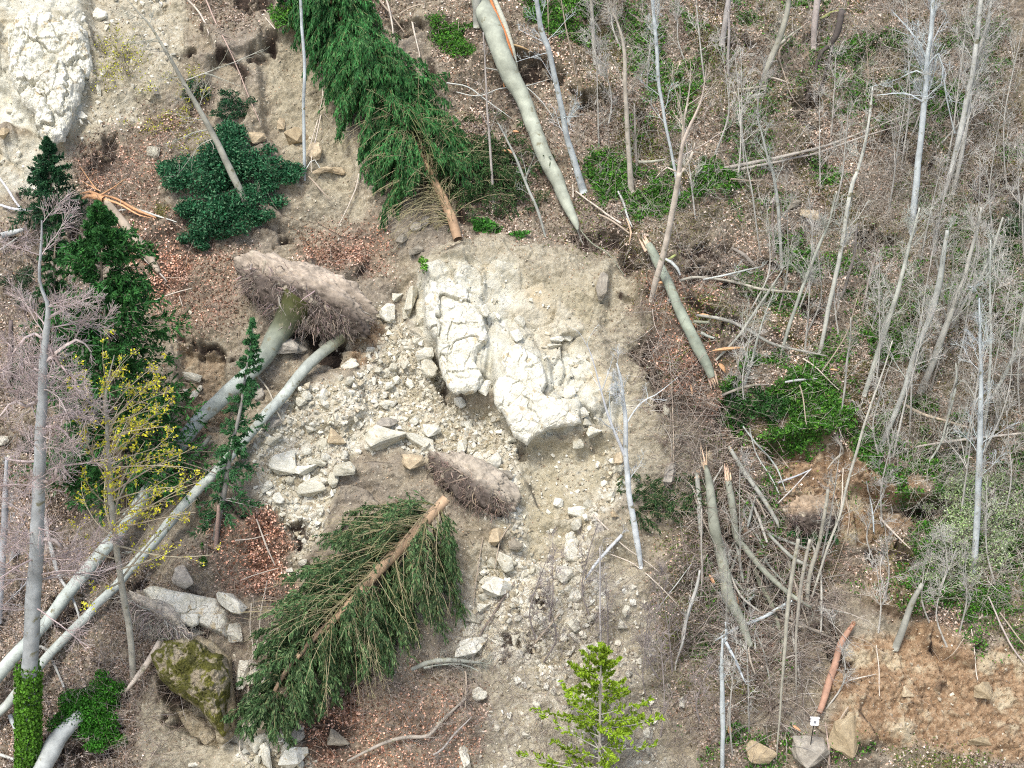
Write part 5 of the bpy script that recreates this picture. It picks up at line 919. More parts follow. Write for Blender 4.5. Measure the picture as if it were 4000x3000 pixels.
# loose straight sticks, by hand (on the ground, mostly hanging down the slope)
STICKS = [
 ((0, 0), [(2055, 350, 10), (2010, 600, 9), (1970, 760, 8), (1925, 960, 8), (1925, 1065, 4)], PEACH, 'right peach stick beside the tall whitish pole'),
 ((0, 0), [(1995, 225, 12), (2000, 450, 10), (1985, 640, 8), (1935, 830, 8), (1905, 950, 5)], PEACH, 'left peach stick beside the tall whitish pole'),
 ((0, 0), [(1985, 1060, 6), (1935, 985, 7), (1880, 1060, 7), (1850, 1105, 4)], PALE, 'white forked twig at the foot of the peach sticks'),
 ((0, 0), [(1265, -20, 12), (1340, 160, 10), (1400, 270, 9), (1460, 400, 8), (1530, 580, 8), (1600, 755, 5)], (.42, .31, .25), 'long reddish whip crossing the brown slope at top left'),
 ((0, 0), [(1150, -10, 12), (1215, 60, 13), (1260, 130, 12), (1292, 210, 6)], PEACH, 'bowed peach stick at the top edge over brown soil'),
 ((0, 0), [(1640, 110, 7), (1700, 180, 7)], PEACH, 'short stick in the small green patch at top'),
 ((0, 0), [(1890, 0, 9), (1900, 90, 9), (1920, 190, 6)], PEACH, 'short stick between the whitish pole and the upper spruce'),
 ((0, 0), [(690, 1310, 10), (820, 1290, 14), (960, 1330, 14), (1090, 1372, 5)], PALE, 'pale bowed branch in front of the splinter burst'),
 ((0, 0), [(620, 1450, 8), (750, 1500, 14), (880, 1590, 14), (1000, 1700, 12), (1030, 1740, 6)], (.42, .38, .32), 'grey bowed branch below the snapped splintered stem'),
 ((0, 0), [(0, 1265, 16), (70, 1290, 18), (150, 1298, 18), (255, 1305, 8)], (.58, .58, .60), 'white level branch at the left edge under the young fir'),
 ((0, 0), [(-10, 1085, 12), (60, 1190, 16), (130, 1295, 14)], (.58, .58, .60), 'white slanting branch meeting the level one at the left edge'),
 ((0, 0), [(0, 1460, 40), (70, 1440, 40), (150, 1415, 20)], (.55, .57, .55), 'thick white log end at the left edge'),
 ((0, 0), [(0, 1540, 16), (50, 1510, 16), (105, 1470, 8)], PALE, 'thin white branch under the thick log end'),
 ((0, 0), [(1905, 1090, 9), (1970, 1160, 12), (2035, 1230, 8)], WARM, 'tan stick on the soil below the two flat slabs'),
 ((0, 0), [(2212, 1070, 9), (2190, 1180, 9), (2140, 1290, 8), (2090, 1390, 5)], PEACH, 'curved stick on bare soil left of the upper spruce'),
 ((1, 0), [(325, -20, 14), (350, 60, 14), (372, 210, 8)], PEACH, 'tan stick above the upper spruce, left one'),
 ((1, 0), [(285, 0, 12), (360, 90, 12), (440, 195, 8)], WARM, 'tan stick crossing above the upper spruce'),
 ((1, 0), [(410, 85, 12), (500, 40, 12), (640, 8, 6)], WARM, 'light stick slanting up right above the upper spruce'),
 ((1, 0), [(475, 80, 10), (500, 180, 12), (535, 350, 8)], PEACH, 'tan stick right of the upper spruce top'),
 ((1, 0), [(960, 220, 8), (1010, 350, 10), (1045, 430, 12), (1058, 540, 8)], (.55, .27, .12), 'orange splinter strip hanging left of the split beech'),
 ((1, 0), [(1090, 270, 14), (1160, 290, 14), (1235, 322, 6)], (.60, .42, .22), 'yellow broken stick right behind the split beech'),
 ((1, 0), [(1480, 1140, 10), (1482, 1220, 12)], PEACH, 'tiny upright snapped stub right of the split beech end'),
 ((1, 0), [(1500, 1180, 8), (1620, 1270, 12), (1780, 1380, 14)], PEACH, 'peach stick slanting down towards the snapped olive trunk'),
 ((1, 0), [(1640, 1320, 12), (1720, 1360, 14), (1830, 1440, 10)], WARM, 'thicker tan stick below the peach slanting one'),
 ((1, 0), [(1760, 1180, 14), (1800, 1260, 14), (1820, 1340, 14), (1845, 1400, 6)], PALE, 'pale splintered stick standing by the green patch'),
 ((1, 0), [(1810, 1350, 10), (1840, 1440, 14), (1830, 1510, 8)], (.58, .42, .28), 'curled peach strip left of the snapped olive trunk'),
 ((1, 0), [(1890, 1000, 20), (1960, 1000, 20), (2050, 985, 10)], (.36, .36, .28), 'mossy stick on green ground behind the bushy tree'),
 ((1, 0), [(1510, 1400, 18), (1530, 1470, 12), (1550, 1510, 6)], GREYB, 'bark strip hanging from the lower end of the split beech'),
 ((1, 0), [(1530, 1420, 10), (1600, 1500, 9), (1700, 1570, 8), (1800, 1700, 5)], OLIVE, 'long green strip curling down from the split beech end'),
 ((1, 0), [(700, 508, 10), (830, 535, 9), (940, 610, 8), (1060, 700, 6), (1100, 730, 3)], PALE, 'fine pale branch left across the split beech'),
 ((1, 0), [(760, 570, 7), (900, 590, 7), (1060, 540, 7), (1200, 530, 7), (1340, 490, 4)], PALE, 'fine pale branch arching across the middle of the split beech'),
 ((1, 0), [(940, 420, 7), (1060, 450, 9), (1200, 540, 8), (1300, 640, 6), (1370, 750, 3)], PALE, 'fine pale branch slanting right from the split beech'),
 ((2, 0), [(840, 160, 6), (760, 250, 12), (700, 330, 9), (740, 480, 9), (780, 600, 8), (880, 700, 5)], WARM, 'brown vine looping under the S curved trunk'),
 ((2, 0), [(950, 120, 14), (1020, 80, 22), (1085, 60, 12)], (.32, .34, .12), 'mossy yellow green branch between the upper trunks'),
 ((2, 0), [(630, 470, 10), (700, 490, 14), (760, 510, 6)], PEACH, 'short peach stick at the foot of the S curved trunk'),
 ((2, 0), [(440, 550, 16), (520, 545, 18), (620, 530, 10)], (.36, .33, .24), 'mossy log left of the S curved trunk foot'),
 ((2, 0), [(400, 1105, 12), (520, 1115, 14), (600, 1110, 8)], (.36, .29, .22), 'brown branch under the long dead poles'),
 ((2, 0), [(410, 1530, 18), (480, 1570, 28), (550, 1640, 22)], (.28, .25, .21), 'dark bark strip on soil below the green ivy ground'),
 ((2, 0), [(90, 1550, 14), (40, 1590, 18), (-60, 1620, 10)], (.34, .38, .14), 'mossy green stick beside the snapped olive trunk'),
 ((2, 0), [(0, 1600, 16), (60, 1640, 26), (90, 1700, 12)], (.50, .52, .48), 'pale wood slab next to the snapped olive trunk top'),
 ((2, 1), [(30, 260, 12), (20, 320, 14)], PALE, 'tiny pale stub under the olive trunk'),
 ((2, 1), [(270, 450, 20), (220, 450, 22), (170, 445, 20)], OLIVE, 'stub branch on the left of the grey sagging branch'),
 ((2, 1), [(305, 548, 12), (260, 535, 20), (215, 512, 24)], (.40, .42, .36), 'short side stub low on the olive trunk'),
 ((2, 1), [(740, 820, 14), (830, 805, 16), (935, 798, 8)], (.40, .40, .38), 'grey stick lying on ivy in the middle right'),
 ((2, 1), [(850, 670, 12), (940, 740, 8), (1070, 865, 6)], PEACH, 'peach tipped stick slanting across ivy'),
 ((2, 1), [(825, 835, 10), (850, 920, 9), (870, 1080, 5)], WARM, 'thin upright straw stick in the ivy'),
 ((2, 1), [(760, 1345, 8), (700, 1270, 7), (620, 1180, 5)], WARM, 'yellow stick at the edge of the brown soil scar'),
 ((2, 1), [(475, 1085, 10), (560, 1200, 12), (650, 1300, 14), (700, 1380, 12), (740, 1490, 6)], (.42, .46, .42), 'greenish bowed stick left of the brown soil scar'),
 ((2, 1), [(520, 1100, 7), (560, 1260, 8), (640, 1390, 8), (700, 1500, 5)], (.44, .47, .42), 'second greenish stick left of the brown soil scar'),
 ((2, 1), [(900, 1355, 8), (800, 1400, 12), (700, 1435, 15), (595, 1490, 10)], (.46, .48, .50), 'bluish stick crossing the pile towards the soil scar'),
 ((2, 1), [(900, 1357, 8), (790, 1470, 9), (700, 1560, 9), (615, 1660, 6)], (.56, .52, .47), 'white thin stick crossing under the bluish one'),
 ((2, 1), [(210, 1060, 6), (215, 1200, 6), (222, 1340, 4)], WARM, 'thin hanging root below the turf edge'),
 ((2, 1), [(40, 800, 8), (42, 1000, 8), (50, 1200, 7), (45, 1330, 4)], WARM, 'long straight hanging whip right of the scarp'),
 ((2, 1), [(1240, 1430, 6), (1265, 1540, 9), (1280, 1650, 11), (1284, 1745, 9)], (.52, .58, .58), 'bluish hanging stick over reddish earth'),
 ((2, 1), [(1095, 1350, 9), (1090, 1500, 10), (1070, 1659, 10), (1065, 1740, 6)], PEACH, 'cream hanging stick over the soil scar, left one'),
 ((2, 1), [(1130, 1390, 8), (1110, 1520, 9), (1130, 1640, 9), (1120, 1760, 6)], WARM, 'cream hanging stick over the soil scar, right one'),
 ((2, 1), [(1055, 1170, 12), (1100, 1250, 20), (1050, 1290, 16), (1000, 1355, 6)], (.38, .35, .29), 'bark curl at the right rim of the soil scar'),
 ((2, 2), [(1320, 110, 16), (1390, 190, 14), (1450, 250, 10), (1510, 305, 5)], PEACH, 'peach stick in the middle of the sunken turf'),
 ((2, 2), [(1240, -60, 6), (1300, 60, 8), (1330, 120, 8)], WARM, 'fine root above the peach stick in the sunken turf'),
 ((2, 2), [(1325, 340, 6), (1325, 460, 7), (1345, 560, 6), (1352, 640, 4)], PEACH, 'thin stick on the orange earth lip'),
 ((2, 2), [(1105, 250, 6), (1060, 380, 7), (1010, 500, 5)], WARM, 'thin brown stick right of the snapped pile'),
 ((2, 2), [(1130, 1118, 10), (1200, 1100, 9), (1300, 1078, 5)], PEACH, 'peach stick at the top left of the earth bank'),
 ((2, 2), [(1300, 900, 6), (1315, 1050, 8), (1320, 1215, 6)], PEACH, 'thin stick hanging into the earth bank'),
 ((2, 2), [(1885, 800, 7), (1905, 930, 9), (1925, 1120, 7)], PEACH, 'cream stick hanging into the earth bank further right'),
 ((2, 2), [(1710, 1000, 5), (1780, 950, 7), (1840, 860, 6)], WARM, 'thin root arch over the earth bank'),
 ((2, 2), [(1990, 600, 10), (2060, 760, 12), (2130, 900, 12), (2212, 1010, 8)], (.46, .40, .35), 'long stick slanting down at the right edge'),
 ((2, 2), [(2060, 700, 8), (2140, 810, 9), (2212, 900, 6)], WARM, 'second stick slanting at the right edge'),
 ((2, 2), [(985, 1380, 7), (1000, 1500, 9), (1015, 1659, 7)], (.40, .31, .26), 'reddish stem between the marker post and the earth boulder'),
 ((2, 2), [(1125, 1285, 10), (1060, 1390, 10), (1015, 1500, 10), (1000, 1659, 7)], WARM, 'tan stem arching down the earth boulder'),
 ((2, 2), [(560, 575, 18), (520, 615, 20), (465, 670, 14)], (.34, .40, .36), 'greenish log piece inside the snapped pile'),
 ((2, 2), [(610, 370, 16), (660, 440, 16), (740, 520, 12)], (.36, .38, .33), 'grey branch inside the pile, upper'),
 ((2, 2), [(370, 430, 16), (450, 530, 16), (520, 610, 10)], (.33, .35, .30), 'grey branch right against the thick snapped trunk'),
 ((2, 2), [(600, 480, 18), (640, 560, 22), (660, 700, 20), (665, 840, 10)], (.30, .31, .27), 'dark grey branch standing in the pile'),
 ((2, 2), [(430, 250, 22), (450, 330, 22), (478, 510, 16)], (.34, .35, .30), 'broken grey branch with orange tip in the pile'),
 ((2, 2), [(880, 640, 14), (960, 680, 14), (1040, 690, 10), (1125, 705, 5)], (.36, .35, .30), 'grey branch lying right out of the pile'),
 ((2, 2), [(820, 630, 14), (700, 660, 14), (600, 600, 9)], (.38, .37, .31), 'grey branch lying left out of the pile'),
 ((2, 2), [(550, 850, 8), (555, 930, 14)], PALE, 'little stake by the foot of the thick snapped trunk'),
 ((2, 2), [(490, 40, 8), (620, 170, 7), (760, 230, 7), (860, 290, 4)], WARM, 'thin whip running over the snapped pile'),
 ((1, 2), [(1600, 90, 12), (1700, 190, 10), (1800, 290, 9), (1900, 360, 8), (2000, 440, 7), (2100, 540, 4)], PEACH, 'long peach whip crossing right over the birch foot'),
 ((1, 2), [(1690, 335, 7), (1850, 400, 9), (1980, 500, 8), (2120, 640, 4)], PEACH, 'second peach whip below the first'),
 ((1, 2), [(2212, 400, 6), (2120, 530, 7), (2010, 670, 5)], PALE, 'pale whip slanting left down in the brush'),
 ((1, 2), [(1400, 705, 10), (1330, 790, 14), (1270, 860, 14), (1230, 910, 6)], WARM, 'tan stick standing in the dark twigs of the lower scree'),
 ((1, 2), [(1120, 510, 9), (1060, 600, 10), (980, 720, 12), (920, 820, 12), (880, 920, 10), (860, 960, 6)], (.22, .18, .15), 'dark bent stem in front of the rectangular slab'),
 ((1, 2), [(930, 230, 7), (900, 400, 8), (880, 520, 8), (865, 660, 5)], WARM, 'looping root hanging from the small root plate, left'),
 ((1, 2), [(1100, 150, 7), (1030, 260, 8), (1010, 360, 8), (1000, 430, 5)], WARM, 'looping root hanging from the small root plate, right'),
 ((1, 2), [(820, 1060, 14), (825, 1140, 12), (818, 1290, 6)], WARM, 'short pale stem below the two pronged branch'),
 ((1, 2), [(620, 1580, 16), (680, 1540, 16), (780, 1420, 12), (860, 1340, 6)], (.36, .33, .30), 'grey stick at bottom in the brush'),
 ((0, 2), [(1555, 640, 9), (1545, 800, 9), (1560, 930, 8), (1540, 1080, 8), (1530, 1250, 8), (1490, 1430, 8), (1480, 1560, 8), (1570, 1650, 5)], (.46, .41, .34), 'long vine hanging right of the mossy boulder'),
 ((0, 2), [(1650, 500, 6), (1610, 680, 8), (1600, 820, 8), (1570, 950, 8), (1540, 1100, 8), (1500, 1400, 7), (1370, 1530, 6)], (.46, .41, .34), 'second vine hanging beside the first'),
 ((0, 2), [(1580, 120, 8), (1640, 280, 12), (1700, 410, 6)], PEACH, 'peach stick on red litter left of the lower spruce'),
 ((0, 2), [(1450, 255, 8), (1560, 245, 8), (1660, 215, 4)], PEACH, 'level thin stick on red litter above the great slab'),
 ((0, 2), [(1490, 500, 7), (1600, 460, 8), (1720, 425, 5)], PEACH, 'thin stick pointing at the lower spruce tips'),
 ((0, 2), [(60, 1330, 30), (85, 1390, 26), (115, 1460, 18)], BLUE, 'side fork of the right uprooted stem at the corner'),
 ((0, 2), [(-10, 1575, 20), (60, 1595, 20), (115, 1618, 12)], PALE, 'white branch at the bottom left corner behind ivy'),
 ((0, 2), [(215, 910, 20), (280, 920, 22), (330, 1010, 18), (370, 1100, 14), (395, 1160, 16)], (.44, .44, .40), 'twisted stump branch over the lower shrub'),
 ((0, 2), [(280, 120, 26), (320, 330, 28), (370, 480, 22), (440, 590, 20), (490, 750, 10)], (.46, .47, .44), 'twisted pale branch hanging beside the twiggy beech'),
 ((0, 1), [(960, 310, 6), (1080, 265, 8), (1190, 236, 5)], PEACH, 'thin light stick on red litter right of the dark fir'),
 ((0, 1), [(1105, 285, 6), (1125, 355, 5)], PEACH, 'very short stick on red litter by the light one'),
 ((0, 1), [(1590, 790, 10), (1650, 860, 12), (1700, 980, 9), (1740, 1060, 5)], (.42, .38, .30), 'brown bowed root crossing the chute between the trunks'),
 ((0, 1), [(1200, 1160, 8), (1220, 1110, 8), (1130, 1170, 8), (1270, 1155, 4)], (.20, .17, .15), 'dark looped twig on the left uprooted stem'),
]
for tl, pts, col, lb in STICKS:
    P, rr = path3(pts, 'ground', .16 + .1 * random.random(), 0, tl); C, r, cc = trunk_geo(P, rr, col, 6, .03, .18); b_ = C[0, 0]
    G = Geo().tubes(C, r, 6, cc); L = np.linalg.norm(C[0, -1] - C[0, 0])
    if L > 1.2:
        A, ra = grow(C, r, 4, .2, 1, L * .22, 35, 5, (0, 0, 0), .15); G.tubes(A, ra, 4, col, .15)
    tag(G.build('stick', M_TWIG, None, b_), lb, 'stick')
PILE = Area([(1500, 1050), (1580, 1020), (1680, 1150), (1800, 1250), (1780, 1420), (1640, 1440), (1540, 1300)], 20, 20)
q = 0
while q < 34:
    x, y = R.uniform(1480, 1820), R.uniform(1040, 1460)
    if R.random() > PILE(np.array([x]), np.array([y]))[0]: continue
    q += 1; a = math.radians(R.choice([R.normal(62, 14), R.normal(75, 12), R.normal(20, 25), R.normal(110, 12)])); L = R.uniform(50, 190); wv = R.uniform(8, 22); bw = R.normal() * 8
    pts = [(x - math.cos(a) * L / 2, y - math.sin(a) * L / 2, wv * .5), (x + bw, y - bw, wv), (x + math.cos(a) * L / 2, y + math.sin(a) * L / 2, wv * .7)]
    cl_ = [(.33, .34, .29), (.42, .40, .34), (.24, .21, .17), (.38, .33, .26)][q % 4]; P, rr = path3(pts, 'ground', R.uniform(.05, .5)); C, r, cc = trunk_geo(P, rr, cl_, 6, .03, .18); b_ = C[0, 0]; G = Geo().tubes(C, r, 6, cc)
    A, ra = grow(C, r, 6, .2, 1, L * WIDTH / PW * .25, 35, 5, (0, 0, 0), .15); G.tubes(A, ra, 4, cl_, .15)
    tag(G.build('broken_branch', M_TWIG, None, b_), '%s %s branch in the snapped trunk pile' % (['thick', 'slim'][wv < 14], ['olive grey', 'pale', 'dark brown', 'tan'][q % 4]), 'branch', '%s %s branches in the snapped trunk pile' % (['thick', 'slim'][wv < 14], ['olive grey', 'pale', 'dark brown', 'tan'][q % 4]))
print('sticks', round(time.time() - T0, 1))

# --- thicket saplings at the right (one could count them; many look alike)
ORD = ['leftmost', 'second', 'third', 'fourth', 'fifth', 'sixth', 'seventh', 'eighth', 'ninth', 'tenth', 'eleventh', 'twelfth', 'thirteenth', 'fourteenth', 'fifteenth', 'sixteenth', 'seventeenth', 'eighteenth', 'nineteenth', 'twentieth', 'twenty-first', 'rightmost']
def sapling_group(n, box, lean_x, h, place, group, col=(.52, .50, .44), seed=0):
    bxs = np.sort(R.uniform(box[0], box[1], n))
    for k in range(n):
        bx = bxs[k]; od = 'rightmost' if k == n - 1 else ORD[k] if k == 0 else ORD[k] + ' from left'
        by = R.uniform(box[2], box[3]); hh = R.uniform(*h); lx = lean_x + R.normal() * .10
        x2 = bx + hh * lx; cv = R.normal() * 10; pts = [(x2, by - hh, 4), (bx + (x2 - bx) * .66 + cv, by - hh * .66, 7), (bx + (x2 - bx) * .33 + cv * 1.5, by - hh * .33, 11), (bx, by, 15)]; pts = [(p[0], p[1], p[2] / 2.86) for p in pts]
        a = [(p[0], p[1], p[2] * 2.6 * R.uniform(.8, 1.2)) for p in pts]; c = tuple(np.array(col) * R.uniform(.75, 1.2))
        sh = ('tall' if hh > (h[0] + h[1]) / 2 else 'short'); tl_ = 'right leaning' if lx > .1 else 'left leaning' if lx < -.08 else 'upright'
        label = '%s %s bare sapling, %s of those %s' % (sh, tl_, od, place)
        bare_tree(label, a, 'up', None, c, name='sapling', cat='sapling', group=group, lean=R.uniform(0, .25), nb=9, bl=hh * .0045 + .4, b2=5, b3=4, t0=.2, k=6, b3l=.5)
sapling_group(16, (1900, 2230, 250, 700), .12, (200, 420), 'in the upper right thicket', 'saplings in the upper right thicket')
sapling_group(16, (1880, 2230, 700, 1150), .18, (220, 440), 'in the middle right thicket', 'saplings in the middle right thicket')
sapling_group(9, (1500, 1880, 150, 520), .02, (140, 280), 'between the upper right trunks', 'saplings between the upper right trunks')
sapling_group(9, (1560, 1900, 620, 1000), .12, (150, 300), 'over the ivy slope', 'saplings over the ivy slope')
sapling_group(10, (1260, 1500, 60, 330), .0, (120, 240), 'right of the slender trunk', 'saplings right of the slender trunk')
sapling_group(8, (1560, 1900, 1200, 1640), .03, (150, 320), 'below the snapped pile', 'saplings below the snapped pile')
sapling_group(10, (1130, 1530, 1260, 1640), 0., (90, 230), 'around the lower scree', 'saplings in the lower brush', (.30, .26, .24))
sapling_group(6, (1900, 2200, 1250, 1420), .05, (150, 280), 'at the pale shrub', 'saplings at the pale shrub')
sapling_group(5, (-20, 250, 700, 1000), .0, (150, 300), 'behind the twiggy beech', 'saplings behind the twiggy beech', PURPLE)
print('saplings', round(time.time() - T0, 1))

# --- twiggy beech on the left, ivy on its foot
bare_tree('big twiggy beech at the left edge with an ivy clad foot', [(258, -180, 10), (250, 0, 16), (245, 200, 20), (290, 330, 24), (298, 420, 36), (280, 560, 44), (268, 700, 54), (262, 900, 62), (250, 1150, 72), (242, 1400, 78), (232, 1650, 84), (228, 1850, 88), (205, 2150, 94), (190, 2450, 98), (182, 2700, 100), (175, 3060, 104), (175, 3250, 110)], 'up', (0, 1), (.40, .42, .41), name='twiggy_beech', lean=.12, nb=64, bl=3.8, b2=11, b3=8, ang=62, pull=(0, 0, -.15), t0=.28, tcol=(.46, .38, .355), k=14, b3l=.6, twr=1.1, taper=.55, flat=.2,
          extra=[[(270, 700, 30), (370, 620, 22), (480, 560, 14), (560, 640, 6)], [(262, 900, 30), (180, 960, 24), (90, 920, 14), (0, 1030, 8)], [(298, 420, 20), (340, 400, 18), (430, 350, 12), (560, 300, 5)], [(300, 600, 24), (390, 730, 18), (470, 800, 14), (480, 920, 8)], [(240, 1420, 26), (330, 1420, 26), (380, 1300, 20), (460, 1370, 8)], [(230, 1800, 30), (320, 1780, 28), (420, 1850, 20), (500, 1700, 10)], [(240, 1300, 20), (150, 1320, 16), (20, 1310, 8)], [(280, 560, 20), (190, 510, 16), (80, 640, 8)], [(265, 760, 18), (180, 700, 12), (60, 560, 6)], [(250, 1100, 22), (370, 1080, 16), (480, 1160, 10), (560, 1000, 5)]])
TB = [x for x in COL.objects if x.name.startswith('twiggy_beech')][0]
P, rr = path3([(175, 2560, 100), (175, 3060, 108), (175, 3250, 110)], 'up', 0, .12, (0, 1)); P2, _ = path3([(258, -180, 10), (175, 2560, 100), (172, 2700, 104), (170, 3060, 108), (172, 3250, 112)], 'up', 0, .12, (0, 1))
G = Geo(); n = 7000; t = R.random(n) ** 1.2; y0, y1 = P2[0], P2[-2]; base_ = P2[0] * (1 - t)[:, None] + P2[-2] * t[:, None]; th = R.uniform(0, 2 * np.pi, n); rad = R.uniform(.24, .44, n)
k = (t < .92) | (R.random(n) < .4); rd = np.stack([np.cos(th), np.sin(th), np.zeros(n)], 1)
G.leaves((base_ + rd * rad[:, None])[k], unit(np.array([0, 0, -1.]) + R.normal(size=(n, 3)) * .6)[k], unit(rd + R.normal(size=(n, 3)) * .4)[k], .11, .09, (np.array([(.09, .22, .02)]) * R.uniform(.5, 1.5, (n, 1)))[k])
G.build('ivy', M_LEAF, TB, np.array(TB.location), False)

# --- yellow leaved young tree
def yellow_tree():
    pts = [(705, 650, 5), (680, 750, 9), (655, 900, 15), (660, 1100, 22), (672, 1300, 28), (680, 1500, 34), (690, 1600, 36), (705, 1740, 38), (735, 1950, 38), (765, 2150, 38), (800, 2360, 40), (825, 2660, 44)]
    P, rr = path3(pts, 'up', 0, .15, (0, 1)); C, r, cc = trunk_geo(P, rr, (.46, .44, .36), 10, .02); base = C[0, 0]
    o = thing('yellow_leaved_tree', 'young tree with fine bright yellow leaves before the uprooted trunks', 'tree', base); Geo().tubes(C, r, 10, cc).build('trunk', M_BARK, o, base)
    G = Geo(); A, ra = grow(C, r, 60, .32, .93, 5.4, 52, 8, (.75, 0, .15), .07, .4, .45, .25, .3, .62); k = (A[:, -1, 0] - A[:, 0, 0]) > -1.3; A = A[k]; ra = ra[k]; G.tubes(A, ra, 5, (.42, .36, .26), .15)
    ln = np.linalg.norm(A[:, -1] - A[:, 0], axis=1); B, rb = grow(A, ra, 8, .2, 1, ln * .33, 38, 6, (.1, 0, .15), .12, .6); rb = np.maximum(rb, .005); G.tubes(B, rb, 4, (.44, .37, .25), .2)
    D, rd = grow(B, rb, 3, .3, 1, .35, 40, 4, (0, 0, .1), .15, .7); G.tubes(D, np.maximum(rd, .005), 3, (.45, .38, .25), .2); G.build('crown', M_TWIG, o, base)
    tips = np.concatenate([D[:, -1], D[:, 2], B[:, -1], B[:, 3]]); tips = np.concatenate([tips, D[:, 1], B[:, 4]]); tips = tips[R.random(len(tips)) < .6]; n = len(tips)
    G = Geo().leaves(tips + R.normal(size=(n, 3)) * .02, R.normal(size=(n, 3)), unit(R.normal(size=(n, 3)) + np.array([0, -1.2, .6])), R.uniform(.05, .095, n), R.uniform(.04, .075, n), np.array([(.78, .74, .05)]) * R.uniform(.6, 1.15, (n, 1)) * R.uniform(.85, 1.1, (n, 3)))
    G.build('leaves', M_LEAF, o, base, False)
yellow_tree()

# ------------------------------------------------------------------ conifers
def conifer(label, top, base_pt, height_w, name='spruce', nb=90, L=1.2, droop=-.5, col=(.025, .075, .022), seed=0, lean=0., dens=1., updown=0., needle=(.15, .035), profile=None, t0=.04, tw=20, bark=(.25, .2, .15), bare=None, fan=1., trunkw=None, side=None, cat='tree', group=None, mixc=.45, flaty=1.):
    """a standing or leaning conifer; top and base given in picture pixels"""
    B = hit(np.array([base_pt[0]]), np.array([base_pt[1]]))[0]; d = ray(np.array([top[0]]), np.array([top[1]]))[0]; nrm = np.array([0, 1, lean]); t = ((B - CPOS) @ nrm) / (d @ nrm); T = CPOS + d * t
    h = np.linalg.norm(T - B); n = 14; C = (B + (T - B) * np.linspace(0, 1, n)[:, None]); C[:, 0] += .08 * fbm(np.linspace(0, 3, n) + seed, np.zeros(n), 2, 1); C = C[None]; r = np.linspace(trunkw or h * .014, .012, n)[None]
    o = thing(name, label, cat, B, group); Geo().tubes(C, r, 8, bark, .1).build('trunk', M_BARK, o, B)
    tt = R.uniform(t0, 1, nb) ** .9; p = C[0][np.clip((tt * (n - 1)).astype(int), 0, n - 2)] + (C[0][1] - C[0][0]) * ((tt * (n - 1)) % 1)[:, None]
    az = R.uniform(0, 2 * np.pi, nb)
    prof = (profile or (lambda q: (1 - q) ** .8 * .95 + .05))(tt); LL = L * prof * R.uniform(.45, 1.15, nb)
    if side is not None: LL = LL * (1 + side * np.cos(az))
    dr = np.stack([np.cos(az), np.sin(az) * .85, np.full(nb, updown) + tt * .5], 1); dr[:, 1] *= flaty; dr = unit(dr)
    K = 7; pts = [p]; dd = dr
    for k in range(K - 1): dd = unit(dd + np.array([0, 0, droop / (K - 1)]) + R.normal(size=dd.shape) * .05); pts.append(pts[-1] + dd * (LL / (K - 1))[:, None])
    A = np.stack(pts, 1); ra = np.maximum(LL[:, None] * .012 * np.linspace(1, .3, K), .005)
    G = Geo().tubes(A, ra, 4, bark, .15)
    nt_ = int(tw * dens); Bq, rb = grow(A, ra, nt_, .12, 1, np.maximum(LL * .42 * fan, .12), 52, 4, (0, 0, droop * .5), .06, .5, .35, .5, 0, .55)
    G.build('boughs', M_TWIG, o, B)
    F = Geo(); m = 9; M_ = len(Bq); f = R.random((M_, m)) * 2.99; a = f.astype(int); f = (f - a)[..., None]; ii = np.arange(M_)[:, None]
    c = (Bq[ii, a] * (1 - f) + Bq[ii, a + 1] * f).reshape(-1, 3); tn = unit((Bq[ii, a + 1] - Bq[ii, a])).reshape(-1, 3)
    nn = len(c); dl = unit(tn + R.normal(size=(nn, 3)) * .35 + np.array([0, 0, droop * .25])); outer = np.repeat(np.linspace(0, 1, 1).repeat(1), 1)
    tone = R.uniform(.55, 1.45, (nn, 1)) * np.repeat(R.uniform(.75, 1.3, (len(A), 1)), nt_ * m, 0); cc = np.array([col]) * tone; cc = cc * (1 + mixc * (R.random((nn, 1)) < .3) * np.array([[.9, .5, .2]]))
    F.leaves(c + R.normal(size=(nn, 3)) * .015, dl, unit(R.normal(size=(nn, 3)) * .7 + np.array([0, -.6, 1.])), needle[0] * R.uniform(.6, 1.3, nn), needle[1] * R.uniform(.7, 1.3, nn), cc)
    F.build('needles', M_NEEDLE, o, B, False); return o
conifer('small dark fir with a spiky top at the left below the cliff', (103, 300), (118, 500), 0, nb=120, L=1.35, col=(.02, .075, .03), seed=1, profile=lambda q: np.minimum(1, (1 - q) * 1.3) ** .8, droop=-.25)
conifer('dark fir half hidden by the twiggy beech, upper left', (125, 450), (110, 850), 0, nb=130, L=1.6, col=(.028, .085, .028), seed=2, lean=.1, droop=-.4, tw=22)
conifer('large dark green fir with fan shaped boughs right of the twiggy beech', (205, 450), (272, 1105), 0, name='fir', flaty=.45, nb=340, L=3.4, col=(.030, .115, .026), seed=3, lean=.12, droop=-.35, tw=26, profile=lambda q: np.clip(1.15 * (1 - q) ** .55, .12, 1) * (.8 + .2 * np.cos(q * 30)), needle=(.16, .05), side=.15)
conifer('small light green fir standing between the uprooted trunks', (548, 690), (468, 1165), 0, bark=(.36, .34, .30), nb=110, L=1.25, col=(.045, .14, .05), seed=4, lean=.0, droop=-.3, tw=16, profile=lambda q: (1 - q) ** .75 * .95 + .05, side=.25, updown=-.1)
def bright():
    conifer('bright lime green young spruce at the bottom edge', (1298, 1400), (1290, 1780), 0, name='young_spruce', nb=75, L=3.5, col=(.20, .31, .02), seed=5, droop=.3, tw=18, profile=lambda q: (1 - q) ** .8 * .93 + .07, needle=(.13, .055), bark=(.36, .34, .28), dens=1.2, fan=.4, updown=-.05, mixc=.25)
bright()

